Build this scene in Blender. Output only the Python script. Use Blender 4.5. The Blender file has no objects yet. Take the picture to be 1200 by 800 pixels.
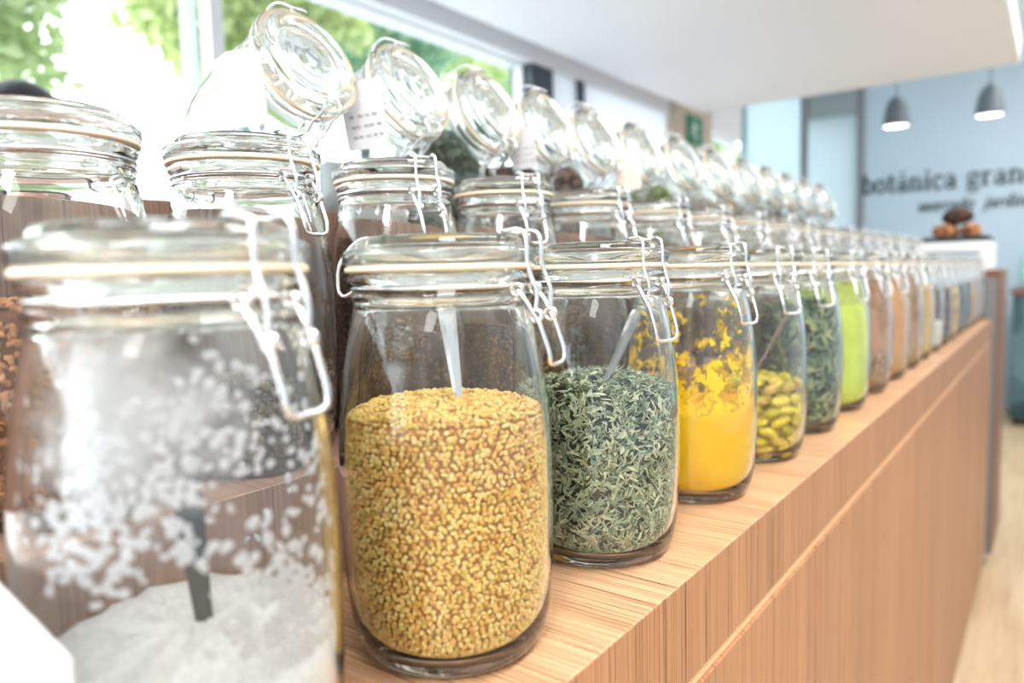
import bpy, math, random
import numpy as np
from mathutils import Vector, Matrix
random.seed(7); rng = np.random.default_rng(7)
sc = bpy.context.scene
COL = sc.collection
PI = math.pi

# ------------------------------------------------------------------ helpers
def tag(o, label=None, cat=None, group=None, kind=None):
    if label: o['label'] = label
    if cat: o['category'] = cat
    if group: o['group'] = group
    if kind: o['kind'] = kind
    return o

def empty(name, loc=(0, 0, 0)):
    o = bpy.data.objects.new(name, None); COL.objects.link(o); o.location = loc
    o.empty_display_size = .02
    return o

def link(name, me, mat, parent=None, loc=None):
    if mat is not None and not me.materials: me.materials.append(mat)
    o = bpy.data.objects.new(name, me); COL.objects.link(o)
    if parent: o.parent = parent
    if loc: o.location = loc
    return o

def mesh(name, v, f, smooth=False):
    me = bpy.data.meshes.new(name)
    v = np.asarray(v, dtype=np.float32)
    if isinstance(f, np.ndarray):
        k = f.shape[1]; n = len(f)
        me.vertices.add(len(v)); me.vertices.foreach_set('co', v.ravel())
        me.loops.add(n*k); me.loops.foreach_set('vertex_index', f.astype(np.int32).ravel())
        me.polygons.add(n)
        me.polygons.foreach_set('loop_start', np.arange(0, n*k, k, dtype=np.int32))
        me.update(calc_edges=True)
    else:
        me.from_pydata([tuple(map(float, p)) for p in v], [], f)
    if smooth: me.polygons.foreach_set('use_smooth', [True]*len(me.polygons))
    me.update(); me.validate()
    return me

def copy_tree(o, parent=None):
    c = o.copy(); COL.objects.link(c)
    if parent is not None: c.parent = parent
    for ch in list(o.children): copy_tree(ch, c)
    return c

class MB:
    """collects simple shapes into one mesh"""
    def __init__(s): s.v = []; s.f = []
    def add(s, v, f):
        n = len(s.v); s.v += [tuple(p) for p in v]; s.f += [tuple(i+n for i in q) for q in f]
    def box(s, x0, x1, y0, y1, z0, z1, b=0.0):
        if b <= 0:
            v = [(x, y, z) for z in (z0, z1) for y in (y0, y1) for x in (x0, x1)]
            s.add(v, [(0, 2, 3, 1), (4, 5, 7, 6), (0, 1, 5, 4), (2, 6, 7, 3), (0, 4, 6, 2), (1, 3, 7, 5)])
            return s
        # chamfered box
        v = []; idx = {}
        for sx in (0, 1):
            for sy in (0, 1):
                for sz in (0, 1):
                    X = (x0, x1)[sx]; Y = (y0, y1)[sy]; Z = (z0, z1)[sz]
                    dx = b*(1-2*sx); dy = b*(1-2*sy); dz = b*(1-2*sz)
                    idx[sx, sy, sz] = len(v)
                    v += [(X, Y+dy, Z+dz), (X+dx, Y, Z+dz), (X+dx, Y+dy, Z)]
        g = lambda a, k: idx[a]+k
        f = []
        def q(*t): f.append(t)
        for a in (0, 1):
            q(*[g((a, y, z), 0) for y, z in ((0, 0), (1, 0), (1, 1), (0, 1))])
            q(*[g((x, a, z), 1) for x, z in ((0, 0), (1, 0), (1, 1), (0, 1))])
            q(*[g((x, y, a), 2) for x, y in ((0, 0), (1, 0), (1, 1), (0, 1))])
            for c in (0, 1):
                q(g((a, c, 0), 0), g((a, c, 1), 0), g((a, c, 1), 1), g((a, c, 0), 1))
                q(g((a, 0, c), 0), g((a, 1, c), 0), g((a, 1, c), 2), g((a, 0, c), 2))
                q(g((0, a, c), 1), g((1, a, c), 1), g((1, a, c), 2), g((0, a, c), 2))
        for k in idx: q(g(k, 0), g(k, 1), g(k, 2))
        s.add(v, f); return s
    def tube(s, pts, r, closed=False, n=8, smooth=2):
        P = [Vector(p) for p in pts]
        for _ in range(smooth):            # corner cutting
            Q = []
            m = len(P)
            rngs = range(m) if closed else range(m-1)
            if not closed: Q.append(P[0])
            for i in rngs:
                a, b = P[i], P[(i+1) % m]
                Q += [a*.78+b*.22, a*.22+b*.78]
            if not closed: Q.append(P[-1])
            P = Q
        m = len(P)
        if closed: T = [(P[(i+1) % m]-P[i-1]).normalized() for i in range(m)]
        else: T = [((P[min(i+1, m-1)]-P[max(i-1, 0)])).normalized() for i in range(m)]
        nrm = T[0].orthogonal().normalized(); v = []
        for i in range(m):
            nrm = (nrm - T[i]*nrm.dot(T[i]))
            nrm = nrm.normalized() if nrm.length > 1e-6 else T[i].orthogonal().normalized()
            bn = T[i].cross(nrm)
            for k in range(n):
                a = 2*PI*k/n; v.append(P[i]+(nrm*math.cos(a)+bn*math.sin(a))*r)
        f = []
        if closed:
            # choose best twist for the seam
            best = min(range(n), key=lambda t: (v[(m-1)*n]-v[t]).length)
        for i in range(m-1 + (1 if closed else 0)):
            for k in range(n):
                a = i*n+k; b = i*n+(k+1) % n
                if i < m-1: c, d = (i+1)*n+(k+1) % n, (i+1)*n+k
                else: c, d = (k+1+best) % n, (k+best) % n
                f.append((a, b, c, d))
        if not closed:
            f.append(tuple(reversed(range(n)))); f.append(tuple((m-1)*n+k for k in range(n)))
        s.add(v, f); return s
    def build(s, name, mat, parent=None, smooth=False, loc=None):
        return link(name, mesh(name, s.v, s.f, smooth), mat, parent, loc)

def revolve(profile, n=64):
    """closed profile list of (r,z) from axis to axis"""
    v = []; f = []; rings = []
    for r, z in profile:
        if r < 1e-6: rings.append([len(v)]); v.append((0, 0, z))
        else:
            st = len(v); rings.append(list(range(st, st+n)))
            v += [(r*math.cos(2*PI*k/n), r*math.sin(2*PI*k/n), z) for k in range(n)]
    for a, b in zip(rings, rings[1:]):
        for k in range(n):
            k2 = (k+1) % n
            if len(a) == 1 and len(b) == 1: continue
            if len(a) == 1: f.append((a[0], b[k], b[k2]))
            elif len(b) == 1: f.append((a[k], b[0], a[k2]))
            else: f.append((a[k], b[k], b[k2], a[k2]))
    # consistent outward normals whichever way the profile runs
    return v, f

def fix_normals(me):
    import bmesh
    bm = bmesh.new(); bm.from_mesh(me); bmesh.ops.recalc_face_normals(bm, faces=bm.faces[:]); bm.to_mesh(me); bm.free()
    return me

def rev_mesh(name, prof, n=64, smooth=True):
    v, f = revolve(prof, n)
    return fix_normals(mesh(name, v, f, smooth))

def spline(pts, sub=4):
    """Catmull-Rom through profile points"""
    out = []
    p = [pts[0]]+list(pts)+[pts[-1]]
    for i in range(1, len(p)-2):
        for k in range(sub):
            t = k/sub
            out.append(tuple(.5*((2*p[i][c])+(-p[i-1][c]+p[i+1][c])*t+(2*p[i-1][c]-5*p[i][c]+4*p[i+1][c]-p[i+2][c])*t*t+(-p[i-1][c]+3*p[i][c]-3*p[i+1][c]+p[i+2][c])*t**3) for c in range(len(p[0]))))
    out.append(tuple(pts[-1])); return out

# ------------------------------------------------------------------ materials
def srgb(r, g, b):
    f = lambda c: (c/255/12.92 if c/255 <= .04045 else ((c/255+.055)/1.055)**2.4)
    return (f(r), f(g), f(b), 1)

def newmat(name):
    m = bpy.data.materials.new(name); m.use_nodes = True
    return m, m.node_tree.nodes, m.node_tree.links

def principled(name, col, rough=.5, metal=0, **kw):
    m, N, L = newmat(name); b = N['Principled BSDF']
    b.inputs['Base Color'].default_value = col; b.inputs['Roughness'].default_value = rough
    b.inputs['Metallic'].default_value = metal
    for k, v in kw.items(): b.inputs[k].default_value = v
    return m

def glass(name, col=(.985, .995, .99, 1), rough=0.0, ior=1.45):
    m, N, L = newmat(name); N.remove(N['Principled BSDF'])
    g = N.new('ShaderNodeBsdfGlass'); g.inputs['Color'].default_value = col
    g.inputs['Roughness'].default_value = rough; g.inputs['IOR'].default_value = ior
    L.new(g.outputs[0], N['Material Output'].inputs[0]); return m

def ramp(N, L, src, stops, interp='LINEAR'):
    r = N.new('ShaderNodeValToRGB'); r.color_ramp.interpolation = interp
    e = r.color_ramp.elements
    while len(e) < len(stops): e.new(.5)
    for el, (p, c) in zip(e, stops): el.position = p; el.color = c
    L.new(src, r.inputs[0]); return r

def wood(name, scale, c_dark, c_mid, c_light, rough=.45, big=(3, .5, .5)):
    m, N, L = newmat(name); b = N['Principled BSDF']; b.inputs['Roughness'].default_value = rough
    tc = N.new('ShaderNodeTexCoord'); mp = N.new('ShaderNodeMapping'); mp.inputs['Scale'].default_value = scale
    L.new(tc.outputs['Object'], mp.inputs[0])
    n1 = N.new('ShaderNodeTexNoise'); n1.inputs['Scale'].default_value = 1; n1.inputs['Detail'].default_value = 5; n1.inputs['Roughness'].default_value = .75
    L.new(mp.outputs[0], n1.inputs['Vector'])
    r = ramp(N, L, n1.outputs['Fac'], [(.33, c_dark), (.45, c_mid), (.62, c_light)])
    mp2 = N.new('ShaderNodeMapping'); mp2.inputs['Scale'].default_value = big
    L.new(tc.outputs['Object'], mp2.inputs[0])
    n2 = N.new('ShaderNodeTexNoise'); n2.inputs['Scale'].default_value = 2; n2.inputs['Detail'].default_value = 2
    L.new(mp2.outputs[0], n2.inputs['Vector'])
    r2 = ramp(N, L, n2.outputs['Fac'], [(.3, (.86, .84, .82, 1)), (.7, (1, 1, 1, 1))])
    mx = N.new('ShaderNodeMix'); mx.data_type = 'RGBA'; mx.blend_type = 'MULTIPLY'; mx.inputs[0].default_value = 1
    L.new(r.outputs[0], mx.inputs[6]); L.new(r2.outputs[0], mx.inputs[7]); L.new(mx.outputs[2], b.inputs['Base Color'])
    bp = N.new('ShaderNodeBump'); bp.inputs['Strength'].default_value = .15; bp.inputs['Distance'].default_value = .0005
    L.new(n1.outputs['Fac'], bp.inputs['Height']); L.new(bp.outputs[0], b.inputs['Normal'])
    return m

def grain(name, stops, rough=.6):
    """a colour of its own for every loose grain or flake"""
    m, N, L = newmat(name); b = N['Principled BSDF']; b.inputs['Roughness'].default_value = rough
    g = N.new('ShaderNodeNewGeometry')
    r = ramp(N, L, g.outputs['Random Per Island'], stops)
    L.new(r.outputs[0], b.inputs['Base Color']); return m

def powder(name, c1, c2, scale=60):
    m, N, L = newmat(name); b = N['Principled BSDF']; b.inputs['Roughness'].default_value = .95
    tc = N.new('ShaderNodeTexCoord'); n = N.new('ShaderNodeTexNoise'); n.inputs['Scale'].default_value = scale; n.inputs['Detail'].default_value = 6
    L.new(tc.outputs['Object'], n.inputs['Vector'])
    r = ramp(N, L, n.outputs['Fac'], [(.35, c1), (.65, c2)])
    L.new(r.outputs[0], b.inputs['Base Color'])
    bp = N.new('ShaderNodeBump'); bp.inputs['Strength'].default_value = .3; bp.inputs['Distance'].default_value = .001
    L.new(n.outputs['Fac'], bp.inputs['Height']); L.new(bp.outputs[0], b.inputs['Normal'])
    return m

def residue(name, col, scale, lo, hi, zfall, side=None):
    """powder clinging to the inside of the glass, in patches; the rest of the film is clear"""
    m, N, L = newmat(name); b = N['Principled BSDF']; b.inputs['Base Color'].default_value = col; b.inputs['Roughness'].default_value = .95
    t = N.new('ShaderNodeBsdfTransparent'); mix = N.new('ShaderNodeMixShader')
    tc = N.new('ShaderNodeTexCoord'); n = N.new('ShaderNodeTexNoise'); n.inputs['Scale'].default_value = scale; n.inputs['Detail'].default_value = 5; n.inputs['Roughness'].default_value = .7
    L.new(tc.outputs['Object'], n.inputs['Vector'])
    sp = N.new('ShaderNodeSeparateXYZ'); L.new(tc.outputs['Object'], sp.inputs[0])
    mr = N.new('ShaderNodeMapRange'); mr.inputs[1].default_value = zfall[0]; mr.inputs[2].default_value = zfall[1]
    mr.inputs[3].default_value = zfall[2]; mr.inputs[4].default_value = zfall[3]
    L.new(sp.outputs[2], mr.inputs[0])
    a = N.new('ShaderNodeMath'); a.operation = 'ADD'; L.new(n.outputs['Fac'], a.inputs[0]); L.new(mr.outputs[0], a.inputs[1])
    r = ramp(N, L, a.outputs[0], [(lo, (0, 0, 0, 1)), (hi, (1, 1, 1, 1))])
    L.new(r.outputs[0], mix.inputs[0]); L.new(t.outputs[0], mix.inputs[1]); L.new(b.outputs[0], mix.inputs[2])
    L.new(mix.outputs[0], N['Material Output'].inputs[0]); return m

def frosted_early(name, col):
    m, N, L = newmat(name); b = N['Principled BSDF']; b.inputs['Base Color'].default_value = col; b.inputs['Roughness'].default_value = .5
    t = N.new('ShaderNodeBsdfTranslucent'); t.inputs[0].default_value = col; mi = N.new('ShaderNodeMixShader'); mi.inputs[0].default_value = .5
    L.new(b.outputs[0], mi.inputs[1]); L.new(t.outputs[0], mi.inputs[2]); L.new(mi.outputs[0], N['Material Output'].inputs[0]); return m

M = {}
M['glass'] = glass('clear_glass')
M['lidglass'] = glass('lid_glass', (.975, .99, .985, 1))
M['wire'] = principled('galvanised_wire', (.78, .80, .82, 1), .22, 1)
M['rubber'] = principled('pale_rubber', srgb(244, 228, 202), .4)
M['rubber'].node_tree.nodes['Principled BSDF'].inputs['Subsurface Weight'].default_value = .4
M['rubber'].node_tree.nodes['Principled BSDF'].inputs['Subsurface Scale'].default_value = .004
M['steel'] = principled('spoon_steel', (.72, .72, .72, 1), .18, 1)
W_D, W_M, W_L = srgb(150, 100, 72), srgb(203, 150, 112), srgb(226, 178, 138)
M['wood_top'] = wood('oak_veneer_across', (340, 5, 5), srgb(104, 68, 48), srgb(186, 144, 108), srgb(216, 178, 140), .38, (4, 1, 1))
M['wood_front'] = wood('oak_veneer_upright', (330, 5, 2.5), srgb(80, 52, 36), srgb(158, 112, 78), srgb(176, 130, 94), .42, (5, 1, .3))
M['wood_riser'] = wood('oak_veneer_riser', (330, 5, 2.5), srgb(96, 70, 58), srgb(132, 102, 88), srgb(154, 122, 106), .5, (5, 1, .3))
M['gap'] = principled('dark_recess', (.05, .03, .02, 1), .8)
M['lip'] = principled('pale_edge_band', srgb(226, 186, 142), .4)
M['white'] = principled('white_paint', srgb(240, 243, 248), .6)
M['softwhite'] = principled('white_laminate', srgb(238, 240, 242), .35)
M['grey'] = principled('grey_panel', srgb(124, 128, 132), .5)
M['brown'] = principled('brown_edge', srgb(120, 84, 64), .5)
M['dark'] = principled('dark_metal_frame', srgb(60, 72, 84), .4)
M['black'] = principled('black_plastic', (.01, .012, .014, 1), .5)
M['paper'] = frosted_early('white_paper', srgb(236, 236, 238))
M['ink'] = principled('grey_ink', srgb(110, 120, 125), .8)
M['letter'] = principled('dark_lettering', srgb(14, 34, 42), .6)

# ------------------------------------------------------------------ jar glass
OUT = [(.0, .0012), (.030, .0012), (.041, .0000), (.047, .0006), (.0525, .005), (.0572, .016), (.0600, .034), (.0614, .062), (.0620, .092),
       (.0616, .120), (.0597, .146), (.0562, .170), (.0525, .189), (.0503, .1985)]
NECK = [(.0500, .2025), (.0508, .2040), (.0512, .2055), (.0506, .2072), (.0488, .2084), (.0484, .2102), (.0488, .2118), (.0512, .2130),
        (.0524, .2148), (.0526, .2166), (.0520, .2182), (.0505, .2188)]
INN = [(.0446, .2188), (.0438, .2160), (.0440, .206), (.0455, .199), (.0492, .187), (.0532, .169), (.0568, .145), (.0588, .120), (.0592, .092),
       (.0586, .062), (.0570, .036), (.0535, .019), (.0470, .0105), (.036, .0075), (.018, .007), (0, .0068)]
body_prof = spline(OUT, 3)+NECK+spline(INN, 3)
body_me = rev_mesh('jar_body', body_prof, 72)
LID = [(0, .2412), (.006, .2411), (.010, .2404), (.0125, .2404), (.016, .2409), (.020, .2406), (.0225, .2395), (.0245, .2395), (.0285, .2402), (.0305, .2396), (.0318, .2376), (.0335, .2370), (.0352, .2378), (.0366, .2404), (.0385, .2424), (.0420, .2432),
       (.0455, .2424), (.0472, .2400), (.0478, .2376), (.0488, .2362), (.0525, .2352), (.0548, .2334), (.0554, .2305), (.0550, .2268),
       (.0538, .2248), (.0515, .2242), (.0470, .2240), (.0432, .2240), (.0425, .2220), (.0420, .2160), (.0408, .2140), (.0390, .2145),
       (.0382, .2170), (.0376, .2240), (.0350, .2310), (.0330, .2330), (.020, .2346), (0, .2352)]
LID = [(r, .2222+(z-.2240)*(.84 if z > .2240 else 1)) for r, z in LID]
lid_me = rev_mesh('jar_lid', LID, 72)
seal_me = rev_mesh('rubber_seal', [(.0440, .2190), (.0532, .2190), (.0541, .2197), (.0541, .2215), (.0532, .2221), (.0440, .2221), (.0440, .2190)], 72)
def circle(r, z, n=48, a0=0, a1=2*PI): return [(r*math.cos(a0+(a1-a0)*k/n), r*math.sin(a0+(a1-a0)*k/n), z) for k in range(n)]
def arc_pts(cx, cy, cz, r, a0, a1, n, plane='yz'):
    out = []
    for k in range(n+1):
        a = a0+(a1-a0)*k/n
        if plane == 'yz': out.append((cx, cy+r*math.cos(a), cz+r*math.sin(a)))
    return out
WR = .00125
def coil(mb, x, y, z, r=.0031, turns=1.6, w=.0022):
    pts = []
    n = int(14*turns)
    for k in range(n+1):
        a = 2*PI*turns*k/n
        pts.append((x-w/2+w*k/n, y+r*math.cos(a), z+r*math.sin(a)))
    mb.tube(pts, WR*.92, n=6, smooth=0)
# neck ring: wire all round, ends turned into eyelets at the clasp side (-Y)
mb = MB(); mb.tube(circle(.0502, .2100, 60), WR, closed=True, n=6, smooth=0)
for s in (-1, 1): coil(mb, s*.0120, -.0535, .2080)
neck_me = mesh('neck_wire', mb.v, mb.f, True)
# bail: from lower coil up the side, kinked, over the lid shoulder
mb = MB()
yb, zb = -.0635, .1965
hb = [(-.0098, yb, zb), (-.0098, yb-.001, zb+.010), (-.0104, -.0612, .2150), (-.0096, -.0585, .2230), (-.0096, -.0592, .2310), (-.0094, -.0580, .2375), (-.0088, -.0545, .2402), (-.0112, -.0490, .2396), (-.0104, -.0445, .2388)]
mb.tube(hb+[(-x, y, z) for x, y, z in reversed(hb)], WR, n=6, smooth=1)
for s in (-1, 1): coil(mb, s*.0098, yb, zb-.0026)
bail_me = mesh('clasp_bail', mb.v, mb.f, True)
# lever: from the eyelets out to the coil, then down in a long U
def lever_mesh(down):
    mb = MB()
    half = [(-.0120, -.0535, .2080), (-.0126, -.0580, .2035), (-.0112, -.0635, .1935), (-.0108, -.0655, .1905)]+down
    mb.tube(half+[(-x, y, z) for x, y, z in reversed(half)], WR*1.05, n=6, smooth=1)
    return mesh('clasp_lever', mb.v, mb.f, True)
lever_me = lever_mesh([(-.0108, -.0685, .1820), (-.0106, -.0712, .1740), (-.0096, -.0708, .1675)])
# hinge at the back (+Y)
mb = MB()
mb.tube([(-.011, .0505, .2100), (-.011, .0610, .2045), (-.0105, .0660, .2085), (-.0105, .0655, .2220), (-.0100, .0600, .2300), (-.0095, .0540, .2360), (-.0090, .0480, .2396), (.0090, .0480, .2396),
         (.0095, .0540, .2360), (.0100, .0600, .2300), (.0105, .0655, .2220), (.0105, .0660, .2085), (.011, .0610, .2045), (.011, .0505, .2100)], WR, n=6, smooth=1)
hinge_me = mesh('hinge_wire', mb.v, mb.f, True)

def make_jar():
    r = empty('glass_jar')
    link('jar_body', body_me, M['glass'], r)
    link('jar_lid', lid_me, M['lidglass'], r)
    link('rubber_seal', seal_me, M['rubber'], r)
    link('neck_wire', neck_me, M['wire'], r)
    link('clasp_bail', bail_me, M['wire'], r)
    link('clasp_lever', lever_me, M['wire'], r)
    link('hinge_wire', hinge_me, M['wire'], r)
    return r

# inner wall radius at height (for the fillings)
_in = sorted([(z, r) for r, z in spline(INN, 3)])
def rin(z): return float(np.interp(z, [a for a, b in _in], [b for a, b in _in]))
GAPW = .0005

def fill_mesh(top, uneven=0.0, dome=0.0, inset=0.0, n=64, seed=0, slope=0.0):
    """solid filling, following the inside of the glass up to height top; its rim may be ragged"""
    rs = np.random.default_rng(seed)
    ph = rs.uniform(0, 2*PI, 6); am = rs.uniform(.4, 1, 6)
    def rag(a): return uneven*sum(am[k]*math.sin((k+1)*a+ph[k])/(1+.35*k) for k in range(6))/2.2+uneven*.25*rs.normal()+slope*math.cos(a)
    rg = [rag(2*PI*k/n) for k in range(n)]
    z0 = .0072+GAPW+inset
    zs = [z0, .0085+inset, .0105+inset, .014+inset, .019+inset, .028+inset]
    t = .04
    while t < top-.003: zs.append(t); t += .011
    v = [(0, 0, z0)]; f = []
    rings = []
    for z in zs:
        fr = min(1, max(0, (z-.03)/(top-.03)))
        st = len(v); rings.append(st)
        for k in range(n):
            zz = z+rg[k]*fr
            r = max(.004, rin(zz)-GAPW-inset)
            if z == z0: r *= .8
            a = 2*PI*k/n; v.append((r*math.cos(a), r*math.sin(a), zz))
    for w, (fr, dz) in enumerate([(1.0, 0), (.93, .15), (.75, .5), (.5, .8), (.25, .95)]):
        st = len(v); rings.append(st)
        for k in range(n):
            zz = top+rg[k]*(1 if w < 2 else fr**1.5)+dome*dz+(uneven*.35*rs.normal() if w > 1 else 0)
            r = (rin(zz if w == 0 else top)-GAPW-inset)*fr
            a = 2*PI*k/n; v.append((r*math.cos(a), r*math.sin(a), zz))
    v.append((0, 0, top+dome)); last = len(v)-1
    for a, b in zip(rings, rings[1:]):
        for k in range(n): k2 = (k+1) % n; f.append((a+k, a+k2, b+k2, b+k))
    for k in range(n):
        f.append((0, rings[0]+(k+1) % n, rings[0]+k)); f.append((rings[-1]+k, rings[-1]+(k+1) % n, last))
    return v, f

# octahedron-based grain with 18 verts
def grain_template():
    v = [(1, 0, 0), (-1, 0, 0), (0, 1, 0), (0, -1, 0), (0, 0, 1), (0, 0, -1)]
    f0 = [(0, 2, 4), (2, 1, 4), (1, 3, 4), (3, 0, 4), (2, 0, 5), (1, 2, 5), (3, 1, 5), (0, 3, 5)]
    cache = {}; f = []
    def mid(a, b):
        k = (min(a, b), max(a, b))
        if k not in cache:
            p = np.array(v[a])+np.array(v[b]); p = p/np.linalg.norm(p); cache[k] = len(v); v.append(tuple(p))
        return cache[k]
    for a, b, c in f0:
        x, y, z = mid(a, b), mid(b, c), mid(c, a)
        f += [(a, x, z), (x, b, y), (z, y, c), (x, y, z)]
    return np.array(v), np.array(f)
GT_V, GT_F = grain_template()
# bent flake: 3 x 2 verts
FT_V = np.array([(-1, -.4, 0), (-1, .4, 0), (-.35, -1, .35), (-.35, 1, .35), (.35, -1, .3), (.35, 1, .3), (1, -.25, -.1), (1, .25, -.1)], float)
FT_F = np.array([(0, 2, 3, 1), (2, 4, 5, 3), (4, 6, 7, 5)])

def surface_points(N, top, dome, depth, top_share, seed, zmin=.009):
    """points on the filling's outside: wall and top, with outward normals"""
    rs = np.random.default_rng(seed)
    nt = int(N*top_share); nw = N-nt
    z = rs.uniform(zmin, top, nw)
    a = rs.uniform(0, 2*PI, nw)
    r = np.array([rin(q) for q in z])-GAPW-depth*rs.uniform(.25, 1.0, nw)
    P = np.stack([r*np.cos(a), r*np.sin(a), z], 1); Nn = np.stack([np.cos(a), np.sin(a), np.zeros(nw)], 1)
    rt = (rin(top)-GAPW-depth*.6)*np.sqrt(rs.uniform(0, 1, nt)); at = rs.uniform(0, 2*PI, nt)
    R0 = rin(top)
    zt = top+dome*(1-(rt/R0)**2)+rs.uniform(-.6, .6, nt)*depth
    Pt = np.stack([rt*np.cos(at), rt*np.sin(at), zt], 1); Nt = np.tile([0, 0, 1.], (nt, 1))
    return np.concatenate([P, Pt]), np.concatenate([Nn, Nt])

def packed_points(top, dome, dx, dz, seed, inner):
    """a close-packed outer layer, row upon row, plus loose grains just behind it"""
    rs = np.random.default_rng(seed); P = []; Nn = []
    z = .0095; row = 0
    while z < top:
        r = rin(z)-GAPW-.0012; m = int(2*PI*r/dx)
        a = (np.arange(m)+.5*(row % 2)+rs.uniform(-.28, .28, m))*2*PI/m
        P.append(np.stack([r*np.cos(a), r*np.sin(a), z+rs.uniform(-.3, .3, m)*dz], 1)); Nn.append(np.stack([np.cos(a), np.sin(a), 0*a], 1))
        z += dz; row += 1
    R0 = rin(top)-GAPW-.001; r = R0-dx*.4
    while r > dx*.5:
        m = max(3, int(2*PI*r/dx)); a = (np.arange(m)+rs.uniform(0, 1))*2*PI/m+rs.uniform(-.2, .2, m)*dx/r
        zt = top+dome*(1-(r/R0)**2)+rs.uniform(-.0005, .0011, m)
        P.append(np.stack([r*np.cos(a), r*np.sin(a), zt], 1)); Nn.append(np.tile([0, 0, 1.], (m, 1))); r -= dz*1.05
    P2, N2 = surface_points(inner, top, dome, .0042, .16, seed+5)
    rr = 1-.0022/np.maximum(.01, np.hypot(P2[:, 0], P2[:, 1])); P2[:, 0] *= rr; P2[:, 1] *= rr
    return np.concatenate(P+[P2]), np.concatenate(Nn+[N2])

def scatter(P, Nn, tv, tf, size, jit, tilt, seed):
    """template copied to every point; x,y axes in the surface, z along the normal, tilted at random"""
    rs = np.random.default_rng(seed); n = len(P)
    q = rs.normal(size=(n, 3)); 
    T = q-Nn*(q*Nn).sum(1)[:, None]; T /= np.linalg.norm(T, axis=1)[:, None]
    N2 = Nn+tilt*rs.normal(size=(n, 3)); N2 /= np.linalg.norm(N2, axis=1)[:, None]
    T = T-N2*(T*N2).sum(1)[:, None]; T /= np.linalg.norm(T, axis=1)[:, None]
    B = np.cross(N2, T)
    s = np.array(size)[None, :]*(1+jit*rs.uniform(-1, 1, (n, 3)))
    V = (P[:, None, :]+T[:, None, :]*(tv[None, :, 0:1]*s[:, None, 0:1])+B[:, None, :]*(tv[None, :, 1:2]*s[:, None, 1:2])+N2[:, None, :]*(tv[None, :, 2:3]*s[:, None, 2:3]))
    F = (tf[None]+(np.arange(n)*len(tv))[:, None, None]).reshape(-1, tf.shape[1])
    return V.reshape(-1, 3), F

def stuff_obj(name, v, f, mat, core=None, core_mat=None, smooth=True):
    """one object: loose grains plus the solid heap under them"""
    if core is None:
        return link(name, mesh(name, v, f, smooth), mat)
    cv, cf = core
    k = len(cv); me = bpy.data.meshes.new(name)
    allv = [tuple(p) for p in cv]+[tuple(p) for p in v.tolist()]
    allf = list(cf)+[tuple(int(i)+k for i in q) for q in f]
    me.from_pydata(allv, [], allf)
    me.materials.append(mat); me.materials.append(core_mat)
    mi = [1]*len(cf)+[0]*(len(allf)-len(cf))
    me.polygons.foreach_set('material_index', mi)
    me.polygons.foreach_set('use_smooth', [smooth]*len(allf))
    me.update()
    return link(name, me, None)

def clip_inside(v, tol=.0003):
    """keep grains within the glass"""
    r = np.hypot(v[:, 0], v[:, 1]); R = np.array([b for a, b in _in]); Z = np.array([a for a, b in _in])
    lim = np.interp(v[:, 2], Z, R)-tol
    k = np.minimum(1, lim/np.maximum(r, 1e-6)); v[:, 0] *= k; v[:, 1] *= k
    v[:, 2] = np.maximum(v[:, 2], .0078)
    return v

def grains(name, N, top, dome, size, stops, core_col, seed, tilt=.35, tmpl='g', rough=.6, topshare=.16, jit=.25, smooth=True):
    P, Nn = packed_points(top, dome, .0035, .0027, seed, 5000) if name == 'golden_seeds' else surface_points(N, top, dome, size[2]*1.3 if tmpl == 'g' else .0022, topshare, seed)
    tv, tf = (GT_V, GT_F) if tmpl == 'g' else (FT_V, FT_F)
    v, f = scatter(P, Nn, tv, tf, size, jit, tilt, seed+1)
    v = clip_inside(v)
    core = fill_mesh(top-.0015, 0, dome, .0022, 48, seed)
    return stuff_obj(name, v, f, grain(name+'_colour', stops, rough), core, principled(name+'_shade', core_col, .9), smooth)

def put(o, x, y, z):
    o.location = (x, y, z); return o

# ------------------------------------------------------------------ place data
ZC = 1.0
ROW1 = [.157, .319, .498, .679, .853, 1.025, 1.205, 1.39, 1.569, 1.75]+[1.75+.178*k for k in range(1, 10)]
ROW2 = [.193, .330, .484, .648, .818, 1.008, 1.190]+[1.19+.176*k for k in range(1, 13)]
ROW3 = [.460, .598, .735, .868, 1.002, 1.155, 1.330, 1.512, 1.692, 1.862, 2.03, 2.20, 2.37]
ORD = ['first', 'second', 'third', 'fourth', 'fifth', 'sixth', 'seventh', 'eighth', 'ninth', 'tenth', 'eleventh', 'twelfth', 'thirteenth', 'fourteenth',
       'fifteenth', 'sixteenth', 'seventeenth', 'eighteenth', 'nineteenth', 'twentieth']

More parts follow.
